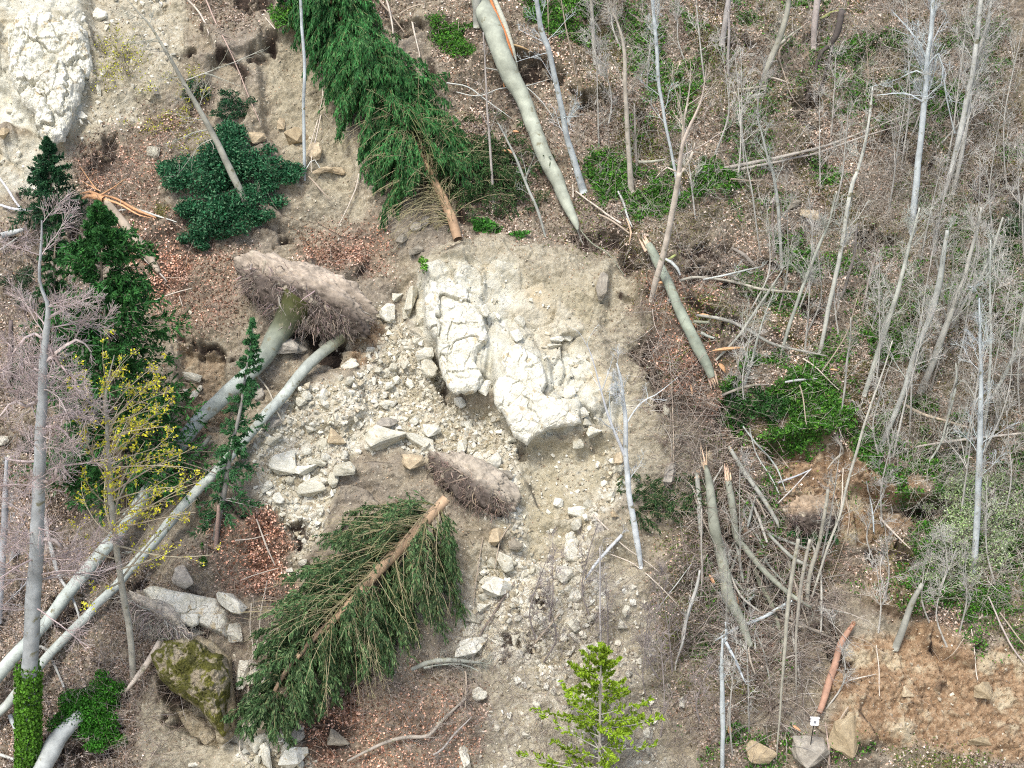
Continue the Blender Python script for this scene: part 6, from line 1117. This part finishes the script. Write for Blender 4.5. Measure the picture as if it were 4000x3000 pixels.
def fallen_spruce(label, trunk_pts, tile, off, nb, L, col, t0, t1, spread, tipward, grav, prof, bark, seed, bare_n=0, tw=22, needle=(.15, .035), trunk_hide=1., sidedir=None, tcol=(.36, .32, .16), barek=None, up=.3, clear=(0, .5, .3), hl=1.):
    P, rr = path3(trunk_pts, 'ground', off, 0, tile); 
    # order: butt first
    if rr[0] < rr[-1]: P = P[::-1]; rr = rr[::-1]
    C, r, cc = trunk_geo(P, rr, bark, 12, .03); base = C[0, 0]; n = C.shape[1]
    o = thing('fallen_spruce', label, 'tree', base); Geo().tubes(C, r, 12, cc, cap=False).build('trunk', M_BARK, o, base)
    t = np.sort(R.uniform(t0, t1, nb)); i = np.clip((t * (n - 1)).astype(int), 0, n - 2); p = C[0][i]; tan = unit(C[0][i + 1] - C[0][i])
    rnd = R.normal(size=(nb, 3)); per = unit(rnd - (rnd * tan).sum(1, keepdims=True) * tan); q = per @ NV; per = per + (np.where(q < -.2, .8, 0)[:, None] + up * R.uniform(.2, 1, (nb, 1))) * NV; per = unit(per)
    if sidedir is not None: per = unit(per + np.array(sidedir))
    dd = unit(per * spread + tan * tipward); LL = L * prof(t) * R.uniform(.6, 1.1, nb); K = 8; pts = [p]
    for k in range(K - 1):
        dd = unit(dd + np.array(grav) / (K - 1) + R.normal(size=dd.shape) * .06); q_ = pts[-1] + dd * (LL / (K - 1))[:, None]
        h = q_ @ NV - bil(H, q_ @ CR, q_ @ SV) - .12; q_ = q_ - NV * np.minimum(h, 0)[:, None]; pts.append(q_)
    A = np.stack(pts, 1); ra = np.maximum(LL[:, None] * .010 * np.linspace(1, .3, K), .006); G = Geo().tubes(A, ra, 5, tcol, .2)
    if bare_n:
        b_ = barek or (0, .35); tb = R.uniform(b_[0], b_[1], bare_n); ib = np.clip((tb * (n - 1)).astype(int), 0, n - 2); pb = C[0][ib]; tnb = unit(C[0][ib + 1] - C[0][ib]); rnd = R.normal(size=(bare_n, 3)); pr = unit(rnd - (rnd * tnb).sum(1, keepdims=True) * tnb); pr = unit(pr + NV * .5)
        dd = unit(pr + tnb * .5); pts = [pb]; 
        for k in range(K - 1): dd = unit(dd + np.array(grav) * .8 / (K - 1) + R.normal(size=dd.shape) * .09); pts.append(pts[-1] + dd * L * .16 * R.uniform(.5, 1.2))
        Bb = np.stack(pts, 1); G.tubes(Bb, np.full((bare_n, 1), .013) * np.linspace(1, .3, K), 4, (.40, .34, .20), .2)
        X, rx = grow(Bb, np.full(Bb.shape[:2], .01), 12, .15, 1, .55, 40, 5, np.array(grav) * .4, .1); G.tubes(X, np.maximum(rx, .005), 3, (.36, .33, .18), .25)
    Bq, rb = grow(A, ra, tw, .1, 1, np.maximum(LL * .33, .18), 40, 5, np.array(grav) * .9, .06, .6, .3, .5, 0, .5); cu, cv = C[0, :, 0], C[0] @ SV; m0, m1 = int(clear[0] * n), int(clear[1] * n)
    def off_axis(q):
        d_ = np.min(np.hypot((q @ CR)[:, None] - cu[None, m0:m1], (q @ SV)[:, None] - cv[None, m0:m1]), 1); hq = (q @ NV); return d_, hq
    d_, hq = off_axis(Bq[:, 2]); d2, _ = off_axis(Bq[:, -1]); keep = (np.minimum(d_, d2) > clear[2]); Bq = Bq[keep]; rb = rb[keep]; own = np.repeat(np.arange(len(A)), tw)[keep]
    G.tubes(Bq, np.maximum(rb * .6, .003), 3, tcol, .2)
    G.build('boughs', M_TWIG, o, base)
    F = Geo(); m = 11; M_ = len(Bq); f = R.random((M_, m)) * 3.99; a = f.astype(int); f = (f - a)[..., None]; ii = np.arange(M_)[:, None]
    c = (Bq[ii, a] * (1 - f) + Bq[ii, a + 1] * f).reshape(-1, 3); tn = unit(Bq[ii, a + 1] - Bq[ii, a]).reshape(-1, 3); nn = len(c)
    tone = R.uniform(.45, 1.6, (nn, 1)) * np.repeat(R.uniform(.7, 1.35, (len(A), 1))[own], m, 0); colr = np.array([col]) * tone; colr = colr + (R.random((nn, 1)) < .22) * np.array([[.10, .12, .055]]) * hl
    F.leaves(c + R.normal(size=(nn, 3)) * .02, unit(tn + R.normal(size=(nn, 3)) * .3 + np.array(grav) * .25), unit(R.normal(size=(nn, 3)) * .6 + NV), needle[0] * R.uniform(.6, 1.3, nn), needle[1] * R.uniform(.7, 1.3, nn), colr)
    F.build('needles', M_NEEDLE, o, base, False); return o
fallen_spruce('uprooted dark green spruce lying head up at top centre with drooping boughs', [(775, 1475, 58), (730, 1340, 62), (680, 1230, 56), (620, 1110, 48), (560, 980, 38), (480, 840, 34), (390, 680, 32), (250, 450, 30), (100, 200, 26), (-20, 0, 22), (-150, -250, 12)], (1, 0), .35, 380, 2.9, (.030, .125, .030), .25, .99, 1., .05, (0, 0, -1.7), lambda t: np.clip(1. - .3 * t, .3, 1), (.42, .28, .17), 11, bare_n=150, tw=28, barek=(.06, .42), tcol=(.16, .17, .07), up=.9, needle=(.17, .042), clear=(0, .34, .26), hl=.6)
fallen_spruce('uprooted spruce lying head down in the lower centre with tan trunk', [(700, -5, 64), (560, 150, 72), (430, 290, 70), (290, 430, 64), (200, 540, 54), (50, 700, 46), (-120, 860, 36), (-300, 1080, 28), (-430, 1330, 12)], (1, 2), 2.0, 300, 3.3, (.045, .095, .032), .05, .98, 1., .3, (-.05, 0, -1.0), lambda t: np.clip(1.1 - .66 * t, .25, 1), (.46, .32, .20), 12, bare_n=110, tw=26, barek=(.03, .65), sidedir=(.12, 0, 0), tcol=(.20, .19, .09), up=-1.1, needle=(.17, .042), clear=(0, .62, .30))
def bough_heap(label, i, j, x, y, wx, wy, n, col, name, cat, L=.9, grav=(0, 0, -1.2)):
    c = np.array(Z(i, j, x, y)); px = c[0] + R.normal(size=n) * wx * .35 * .5; py = c[1] + R.normal(size=n) * wy * .35 * .5; p = hit(px, py) + NV * R.uniform(.1, .6, (n, 1)); base = hit(c[:1], c[1:2])[0]
    dd = unit(R.normal(size=(n, 3)) * np.array([1, .5, .5]) + NV * .3); pts = [p]
    for k in range(5): dd = unit(dd + np.array(grav) / 5 + R.normal(size=dd.shape) * .05); pts.append(pts[-1] + dd * L / 5)
    A = np.stack(pts, 1); o = thing(name, label, cat, base); G = Geo().tubes(A, np.full((n, 1), .012) * np.linspace(1, .4, 6), 4, (.3, .25, .15), .2)
    B, rb = grow(A, np.full(A.shape[:2], .01), 14, 0, 1, L * .4, 45, 4, np.array(grav) * .4, .06); G.tubes(B, np.maximum(rb, .004), 3, (.3, .25, .15), .2); G.build('boughs', M_TWIG, o, base)
    q = B[:, 1:].reshape(-1, 3); tn = unit(np.diff(B, axis=1)).reshape(-1, 3); q = np.concatenate([q, q - tn * .06]); tn = np.concatenate([tn, tn]); nn = len(q)
    Geo().leaves(q, unit(tn + R.normal(size=(nn, 3)) * .4), unit(R.normal(size=(nn, 3)) * .6 + NV), .14, .035, np.array([col]) * R.uniform(.5, 1.5, (nn, 1))).build('needles', M_NEEDLE, o, base, False)
bough_heap('heap of green spruce boughs at the left of the snapped trunks', 1, 1, 2080, 1540, 260, 110, 60, (.035, .085, .025), 'spruce_bough', 'branch')
bough_heap('tangle of dark spruce boughs right of the upper spruce butt', 1, 0, 920, 1060, 330, 240, 240, (.03, .08, .02), 'spruce_bough', 'branch', 1.0)
bough_heap('small green bough under the little root ball', 2, 2, 940, 235, 130, 40, 16, (.02, .09, .02), 'spruce_bough', 'branch', .5)
print('conifers', round(time.time() - T0, 1))

# ------------------------------------------------------------------ shrubs with leaves
def shrub(label, tile, blobs, n, col, leaf=(.12, .06), name='shrub', depth=.6, col2=None, p2=.2, stems=30, droop=0., shape='leaf', sparse=1., stemcol=(.3, .25, .2)):
    """blobs: (x, y, rx, ry) in tile pixels; leaves spread through real volume standing on the slope"""
    bl = []
    for (x_, y_, a_, b_) in blobs:
        bl.append((x_, y_, a_ * .62, b_ * .62))
        for _ in range(9):
            q = R.uniform(0, 6.28); f = R.uniform(.45, 1.0); z_ = R.uniform(.22, .5); bl.append((x_ + math.cos(q) * a_ * f, y_ + math.sin(q) * b_ * f, a_ * z_, b_ * z_ * .85))
    bl = np.array(bl, float); w_ = bl[:, 2] * bl[:, 3]; pk = R.choice(len(bl), n, p=w_ / w_.sum()); X, Y = 719.0 * tile[0] + .35 * bl[:, 0], 539.2 * tile[1] + .35 * bl[:, 1]
    cen = hit(X, Y); rx = bl[:, 2] * ZM; ry = bl[:, 3] * ZM; dp = np.minimum(rx, ry) * depth * 1.1; base = hit(np.array([X[0]]), np.array([Y[0]]))[0]; cen = cen + NV * (dp * .7 + R.uniform(0, .55, len(bl)) * depth)[:, None]
    d = unit(R.normal(size=(n, 3))) * (R.random((n, 1)) ** .38)
    # clumps: pull leaves towards twig tips
    nc = max(20, n // 22); cl = unit(R.normal(size=(nc, 3))) * (R.random((nc, 1)) ** .4); pick = R.integers(0, nc, n); d = cl[pick] * .97 + R.normal(size=(n, 3)) * .085 * sparse
    p = cen[pk] + CR * (d[:, 0] * rx[pk])[:, None] + SV * (d[:, 1] * ry[pk])[:, None] + NV * (d[:, 2] * dp[pk])[:, None]
    cc = np.array([col]) * R.uniform(.5, 1.5, (n, 1)) * R.uniform(.45, 1.75, nc)[pick][:, None]
    if col2 is not None: k = (R.random(n) < p2); cc[k] = np.array(col2) * R.uniform(.7, 1.2, (k.sum(), 1))
    out = unit(p - cen[pk] + 1e-6); o = thing(name, label, 'bush', base)
    G = Geo().leaves(p, unit(R.normal(size=(n, 3)) + np.array([0, 0, droop])), unit(out * .5 + NV * .8 + R.normal(size=(n, 3)) * .5), leaf[0] * R.uniform(.6, 1.3, n), leaf[1] * R.uniform(.6, 1.3, n), cc); G.build('foliage', M_LEAF, o, base, False)
    if stems:
        k = R.integers(0, n, stems); root = cen[pk[k]] - NV * dp[pk[k]][:, None] - SV * (ry[pk[k]] * .4)[:, None]; t = np.linspace(0, 1, 7)[None, :, None]; pts = root[:, None] * (1 - t) + p[k][:, None] * t; pts = pts + np.cumsum(R.normal(size=pts.shape) * .03, 1)
        G = Geo().tubes(pts, np.linspace(.018, .006, 7)[None].repeat(stems, 0), 4, stemcol, .2); A, ra = grow(pts, np.full(pts.shape[:2], .01), 6, .3, 1, .5, 40, 5, (0, 0, .2), .12); G.tubes(A, np.maximum(ra, .005), 3, stemcol, .2); G.build('stems', M_TWIG, o, base)
    return o
shrub('large dark green laurel with glossy leaves under the leaning tree', (0, 0), [(1300, 1150, 240, 240), (1480, 1000, 200, 180), (1180, 1050, 200, 120), (1650, 1100, 200, 150), (1350, 1350, 220, 190), (1550, 1280, 200, 150), (1250, 1480, 120, 80), (1400, 880, 110, 110)], 26000, (.022, .10, .04), (.13, .06), 'laurel_bush', .8, (.12, .26, .13), .16)  # second, lighter leaf tone paints glints into the leaf colour
shrub('small dark shrub uphill of the laurel', (0, 0), [(1450, 640, 110, 100), (1400, 700, 80, 60), (1200, 560, 90, 90)], 3000, (.02, .075, .03), (.11, .04), 'shrub', .8)
shrub('yellow green budding shrub twigs around the leaning tree', (0, 0), [(1150, 600, 150, 160), (1200, 900, 160, 110), (1000, 760, 200, 90), (800, 420, 260, 220)], 1300, (.36, .36, .04), (.08, .06), 'budding_shrub', .6, stems=120, stemcol=(.38, .34, .25), sparse=2.5)
shrub('round dense green shrub in the bottom left corner', (0, 2), [(560, 1330, 200, 150), (450, 1290, 110, 90), (620, 1440, 140, 100), (700, 1200, 110, 110), (560, 1230, 160, 80)], 17000, (.035, .14, .012), (.10, .05), 'evergreen_shrub', .8)
shrub('pale green budding shrub on the right above the earth bank', (2, 2), [(1800, 60, 200, 160), (2000, 120, 220, 190), (1750, 260, 200, 160), (2000, 380, 200, 160), (1900, -40, 200, 100), (1720, 460, 160, 100)], 11000, (.30, .42, .17), (.085, .05), 'budding_shrub', .7, (.50, .56, .38), .35, stems=260, stemcol=(.48, .47, .38), sparse=2.2)
shrub('bright green leafy shrub among the tall pale trees, upper right', (2, 0), [(1740, 600, 120, 130), (1700, 700, 90, 70), (1650, 560, 60, 60), (1800, 690, 60, 60)], 4500, (.07, .20, .02), (.12, .06), 'leafy_shrub', .7)
shrub('small bright green plant between scarp crest and upper spruce', (1, 0), [(930, 1390, 70, 60), (980, 1420, 60, 40), (1150, 1450, 60, 30)], 1400, (.06, .20, .03), (.12, .06), 'leafy_plant', .5, stems=8)
shrub('tiny green sprig on the soil lip left of the scarp crest', (1, 1), [(560, 80, 34, 30), (570, 120, 26, 30)], 260, (.10, .24, .03), (.10, .05), 'leafy_plant', .5, stems=4)
shrub('dark holly tangle hanging left of the soil scar on the right', (2, 1), [(440, 960, 130, 110), (400, 1040, 90, 60), (600, 980, 150, 110)], 5200, (.03, .09, .02), (.10, .05), 'ivy_shrub', .5)
shrub('dark fern like bush at the far right edge', (2, 0), [(2120, 1420, 160, 170), (2040, 1560, 120, 100)], 4000, (.025, .07, .02), (.16, .03), 'dark_bush', .7)
shrub('small holly shoot on red litter above the great slab', (0, 2), [(1255, 390, 24, 40), (1250, 300, 14, 20)], 220, (.04, .14, .02), (.09, .05), 'leafy_plant', .5, stems=3)
shrub('dark green needle bush peeping behind the twiggy beech', (0, 1), [(120, 880, 70, 60), (170, 1200, 60, 60), (130, 230, 110, 130)], 2200, (.03, .07, .03), (.14, .03), 'shrub', .6)

# ------------------------------------------------------------------ root plates
def root_plate(label, i, j, a0, a1, half, depth, lift, roots, rl, name='root_plate', col=(.30, .25, .19), seed=3, dark=(.10, .08, .065), down=(-.1, 0, -1.), rcol=(.24, .19, .16), where=.5):
    p0 = hit(*[np.array([q]) for q in Z(i, j, *a0)])[0]; p1 = hit(*[np.array([q]) for q in Z(i, j, *a1)])[0]; c = (p0 + p1) / 2 + NV * lift; ax = unit(p1 - p0); hl = np.linalg.norm(p1 - p0) / 2; ay = unit(np.cross(NV, ax)); 
    bm = bmesh.new(); bmesh.ops.create_icosphere(bm, subdivisions=6, radius=1); v = np.array([q.co for q in bm.verts]); f = np.array([[q.index for q in fc.verts] for fc in bm.faces]); bm.free()
    n = fbm(v[:, 0] * 1.8 + v[:, 2] + seed, v[:, 1] * 1.8 - v[:, 2] * 1.3, 5, 2) * .42 + fbm(v[:, 0] * 7 + v[:, 2] * 3 + seed, v[:, 1] * 7 - v[:, 2] * 4, 5, 4, .7) * .22; v2 = v * (1 + n)[:, None]
    W = ax * (v2[:, :1] * hl) + ay * (v2[:, 1:2] * half) + NV * (v2[:, 2:] * depth)
    tone = .75 + .5 * (fbm(v[:, 0] * 3 + 5, v[:, 1] * 3 + v[:, 2] * 2, 4, 1) * .5 + .5); lo = sstep(.25, -.3, v[:, 1] * (1 if ay[2] > 0 else -1)); cc = np.array([col]) * tone[:, None] * (1 - lo[:, None]) + np.array([dark]) * lo[:, None]  # underside shade painted into the soil colour: lower half goes dark
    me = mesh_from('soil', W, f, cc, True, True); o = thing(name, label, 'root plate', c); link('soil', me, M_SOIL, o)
    d = unit(R.normal(size=(roots, 3))); d[:, 1] = -np.abs(d[:, 1]) * np.sign(ay[2]) * (R.random(roots) < .85) + d[:, 1] * .3; d[:, 2] = np.abs(d[:, 2]); d = unit(d)
    st = ax * (d[:, :1] * hl * .95) + ay * (d[:, 1:2] * half * .95) + NV * (d[:, 2:] * depth * .95); dd = unit(st + R.normal(size=st.shape) * .5); LL = rl * R.uniform(.25, 1, (roots, 1)) ** 1.3; pts = [st]
    for k in range(6): dd = unit(dd + np.array(down) * .22 + R.normal(size=dd.shape) * .38); pts.append(pts[-1] + dd * LL / 6)
    A = np.stack(pts, 1); G = Geo().tubes(A, (.006 + .035 * R.random((roots, 1)) ** 5) * np.linspace(1, .25, 7), 4, rcol, .6); B, rb = grow(A, np.full(A.shape[:2], .01), 5, .1, 1, rl * .35, 45, 4, down, .2); G.tubes(B, np.maximum(rb * .7, .004), 3, rcol, .35)
    G.build('roots', M_TWIG, o); return o
M_SOIL = mat_tinted('root_soil', .95, .6, 1.3, 5, 1., (2.6, .60, (.44, .38, .29)))
root_plate('great upturned root plate of the beech pair with hanging roots', 0, 1, (1540, 190), (2260, 480), 1.15, .95, .8, 620, .9, seed=3, col=(.40, .335, .26), rcol=(.30, .24, .20))
root_plate('smaller root plate of the lower fallen spruce', 1, 1, (640, 1300), (1090, 1610), .75, .6, .45, 300, .8, seed=8, col=(.38, .33, .26), rcol=(.30, .23, .18))
root_plate('little root ball of dry earth at the foot of the brown soil scar', 2, 2, (740, 120), (1050, 130), .6, .5, .5, 160, .5, seed=12, col=(.33, .25, .17))
root_plate('mat of grey rootlets draped over the mossy boulder', 0, 2, (830, 640), (1180, 860), .4, .3, .9, 500, 1.0, seed=15, col=(.40, .36, .29), rcol=(.36, .32, .27))

# ------------------------------------------------------------------ marker post on the dark boulder
px, py = Z(2, 2, 893, 1522); b = hit(np.array([px]), np.array([py]), .45)[0]; mk = thing('marker_post', 'white measuring box on a thin black post standing on the dark grey boulder', 'instrument', b)
t_ = np.linspace(0, .82, 4); Geo().tubes((np.array([0, 0, 1.]) * t_[:, None] + np.array([.07, 0, 0]) * t_[:, None])[None], np.full((1, 4), .016), 8, (1, 1, 1)).build('post', M_BLACK, mk)
def boxmesh(name, dims, bev, mat, parent, loc, rot=(0, 0, 0)):
    bm = bmesh.new(); bmesh.ops.create_cube(bm, size=1); bmesh.ops.scale(bm, vec=dims, verts=bm.verts); bmesh.ops.bevel(bm, geom=list(bm.edges), offset=bev, segments=2, affect='EDGES'); me = bpy.data.meshes.new(name); bm.to_mesh(me); bm.free()
    o = link(name, me, mat, parent, loc); o.rotation_euler = rot; return o
bx = boxmesh('box', (.27, .1, .25), .02, M_WHITE, mk, (.07, -.03, .93), (-.3, .05, 0)); boxmesh('window', (.09, .02, .08), .004, M_GREYP, bx, (0, -.055, 0)); boxmesh('hood', (.3, .16, .02), .006, M_WHITE, bx, (0, -.02, .135))
boxmesh('foot_plate', (.2, .16, .04), .01, M_WHITE, mk, (0, 0, 0))

# ------------------------------------------------------------------ ground stuff
def stuff(o, label, cat): o['kind'] = 'stuff'; o['label'] = label; o['category'] = cat; return o
def leaf_litter(n, dens, pal, name, label, size=(.06, .12), lift=.03):
    u, v = scatter(n, dens); p = surf(u, v); nn = snorm(u, v); n = len(u); pal = np.array(pal)
    c = pal[R.integers(0, len(pal), n)] * R.uniform(.6, 1.3, (n, 1)) * np.clip(1.05 + .9 * bil(fbm(UU / 1.6 + 3, VV / 1.6, 4, 1), u, v), .6, 1.5)[:, None]; red = bil(m_red, u, v)[:, None]; c = c * (1 - red) + c * np.array([[1.12, .84, .74]]) * red
    G = Geo().leaves(p + nn * (lift * R.random((n, 1)) + .01), R.normal(size=(n, 3)), unit(nn + R.normal(size=(n, 3)) * .8), R.uniform(size[0], size[1], n), R.uniform(size[0] * .6, size[1] * .75, n), c, .18)
    stuff(G.build(name, M_DEADLEAF, None, (0, 0, 0), False), label, 'leaves')
leaf_litter(135000, np.clip(m_lit ** 1.2 * (1 - .75 * m_hum_shade) * (1 - .5 * np.clip(m_gr, 0, 1)), 0, 1), [(.46, .32, .23), (.27, .17, .11), (.66, .50, .40), (.80, .67, .56), (.12, .09, .06), (.32, .25, .17), (.62, .52, .43)], 'leaf_litter', 'brown and pinkish beech leaf litter covering the slope')
leaf_litter(9000, np.clip(1 - m_lit, 0, 1) * .5 * (1 - m_rock), [(.40, .28, .18), (.5, .4, .3), (.3, .2, .13)], 'loose_leaves', 'single dead leaves strewn over bare soil', (.05, .09))
def twigs(n, dens, L, r, cols, name, label, pull=(0, 0, -.2), lift=.25, K=7, upright=.2, sub=0):
    u, v = scatter(n, dens); n = len(u); p = surf(u, v) + NV * R.uniform(.02, lift, (n, 1)); d = unit(R.normal(size=(n, 3)) * np.array([1, .6, .8]) + NV * upright + np.array([0, 0, upright])); LL = L[0] + (L[1] - L[0]) * R.random((n, 1)) ** 1.6; pts = [p]
    for k in range(K - 1): d = unit(d + np.array(pull) / (K - 1) + R.normal(size=d.shape) * .13); pts.append(pts[-1] + d * LL / (K - 1))
    A = np.stack(pts, 1); cols = np.array(cols); c = cols[R.integers(0, len(cols), n)] * R.uniform(.7, 1.25, (n, 1)); c = np.repeat(c[:, None], K, 1); rr = R.uniform(r[0], r[1], (n, 1)) * np.linspace(1, .4, K); G = Geo().tubes(A, rr, 3, c)
    if sub:
        B, rb = grow(A, rr, sub, .1, 1, L[0] * .6, 40, 4, pull, .15); G.tubes(B, np.maximum(rb, .004), 3, np.repeat(c[:, :1], sub, 0).reshape(-1, 1, 3).repeat(4, 1))
    stuff(G.build(name, M_TWIG), label, 'twigs')
B1 = Area([(1880, -300), (2700, -300), (2700, 1350), (2000, 1300), (1900, 900), (1850, 500)], 60, 60)(PX, PY)
B2 = Area([(1250, -200), (1900, -200), (1880, 560), (1560, 600), (1260, 300)], 60, 60)(PX, PY)
B3 = Area([(1050, 1330), (1560, 1200), (1640, 1800), (1000, 1800), (760, 1500)], 60, 60)(PX, PY)
B4 = Area([(-200, 440), (200, 440), (260, 700), (240, 1300), (420, 1300), (300, 1800), (-200, 1800)], 40, 50)(PX, PY)
B5 = Area([(1400, 700), (1560, 900), (1700, 1150), (1840, 1300), (1700, 1600), (1500, 1400), (1480, 1100), (1380, 820)], 40, 40)(PX, PY)
B6 = Area([(1250, 350), (1900, 350), (1900, 980), (1600, 900), (1400, 600)], 50, 50)(PX, PY)
B7 = Area([(240, 1150), (330, 1180), (520, 1200), (640, 1320), (560, 1500), (420, 1660), (240, 1660), (200, 1400)], 30, 40)(PX, PY) + Area([(130, 320), (330, 270), (400, 330), (360, 420), (200, 460)], 20, 30)(PX, PY) + Area([(1240, 480), (1440, 540), (1640, 560), (1640, 680), (1440, 620), (1240, 560)], 20, 30)(PX, PY) + Area([(1380, 700), (1440, 740), (1560, 900), (1500, 930), (1400, 860)], 16, 24)(PX, PY)
ST = [(.52, .49, .42), (.60, .57, .50), (.38, .33, .27), (.50, .45, .37), (.30, .24, .19)]
nr = 1 - np.clip(m_rock, 0, 1)
twigs(9000, np.clip(B1, 0, 1) * nr, (.5, 1.7), (.004, .009), ST, 'thicket_twigs', 'fine pale brushwood filling the right hand thicket', (0, 0, .1), .5, 7, .55, 2)
twigs(4200, np.clip(B2 + B6 * .6, 0, 1) * nr, (.4, 1.5), (.004, .008), ST, 'brushwood', 'fine dry brushwood between the upper right trees', (0, 0, .1), .4, 7, .45, 2)
twigs(4000, np.clip(B3, 0, 1), (.4, 1.4), (.004, .008), [(.36, .32, .28), (.42, .37, .32), (.28, .23, .20), (.20, .16, .14)], 'dusky_brushwood', 'dusky tangled brush around the lower scree', (0, 0, .1), .4, 7, .55, 2)
twigs(3600, np.clip(B4, 0, 1) * nr, (.4, 1.5), (.004, .009), [(.40, .35, .32), (.46, .42, .38), (.33, .27, .24)], 'dry_brush', 'dry tangled brush behind and below the twiggy beech', (0, 0, 0), .4, 7, .5, 2)
twigs(3800, np.clip(B5, 0, 1) * nr, (.5, 2.0), (.006, .016), [(.40, .34, .28), (.30, .24, .19), (.22, .17, .14), (.46, .42, .36)], 'broken_brush', 'broken branches and roots hanging below the turf edge and in the pile', (0, 0, -.5), .4, 7, .1, 2)
twigs(2200, np.clip(B7, 0, 1), (.4, 1.5), (.004, .010), [(.36, .29, .23), (.24, .18, .14), (.46, .40, .33), (.16, .12, .10)], 'dark_brush', 'dark tangled roots and brush on the torn ledges', (0, 0, -.3), .35, 7, .3, 2)
twigs(6500, np.clip(m_lit, 0, 1), (.25, 1.1), (.005, .012), [(.46, .39, .31), (.34, .26, .20), (.52, .42, .33), (.22, .16, .12)], 'twig_litter', 'short dry twigs lying on the leaf litter', (0, 0, -.2), .08, 5, .0)
twigs(900, np.clip(nr * .5, 0, 1), (.3, 1.3), (.005, .011), [(.46, .39, .31), (.34, .28, .22)], 'loose_twigs', 'thin sticks strewn over the whole slope', (0, 0, -.3), .08, 6, .0)
def cover(n, dens, pal, name, label, leaf=(.10, .05), lift=.22, grass=False):
    u, v = scatter(n, dens); n = len(u); p = surf(u, v); nn = snorm(u, v); pal = np.array(pal); c = pal[R.integers(0, len(pal), n)] * R.uniform(.55, 1.45, (n, 1))
    hgt = (R.random((n, 1)) * lift * (.4 + bil(fbm(UU * 2, VV * 2, 3, 3) + .6, u, v)[:, None])); d = unit(R.normal(size=(n, 3)) + (np.array([0, -.3, 1.4]) if grass else 0)); q = unit(NV * 1. + R.normal(size=(n, 3)) * (.9 if grass else .5))
    G = Geo().leaves(p + NV * hgt, d, q, leaf[0] * R.uniform(.6, 1.4, n), leaf[1] * R.uniform(.6, 1.4, n), c); stuff(G.build(name, M_LEAF, None, (0, 0, 0), False), label, 'ground cover')
cover(85000, np.clip(m_gr, 0, 1) ** 1.1, [(.06, .20, .02), (.035, .12, .015), (.11, .28, .03), (.08, .17, .035)], 'ground_ivy', 'low green ivy and wild garlic patches on the right slope', (.11, .06))
cover(14000, np.clip(m_lit * .5 * sstep(.05, .35, fbm(UU / 2.5 + 70, VV / 2.5, 3, 5)) * sstep(1100, 1350, PX), 0, 1), [(.08, .16, .02), (.12, .20, .03), (.20, .24, .04)], 'sprouting_herbs', 'scattered green sprouts in the leaf litter', (.09, .04), .12)
cover(26000, np.clip(m_moss, 0, 1), [(.15, .15, .02), (.10, .11, .02), (.20, .19, .03)], 'moss', 'yellow green moss cushions on the bank', (.05, .04), .08)
print('done', round(time.time() - T0, 1), 'objects', len(bpy.data.objects))
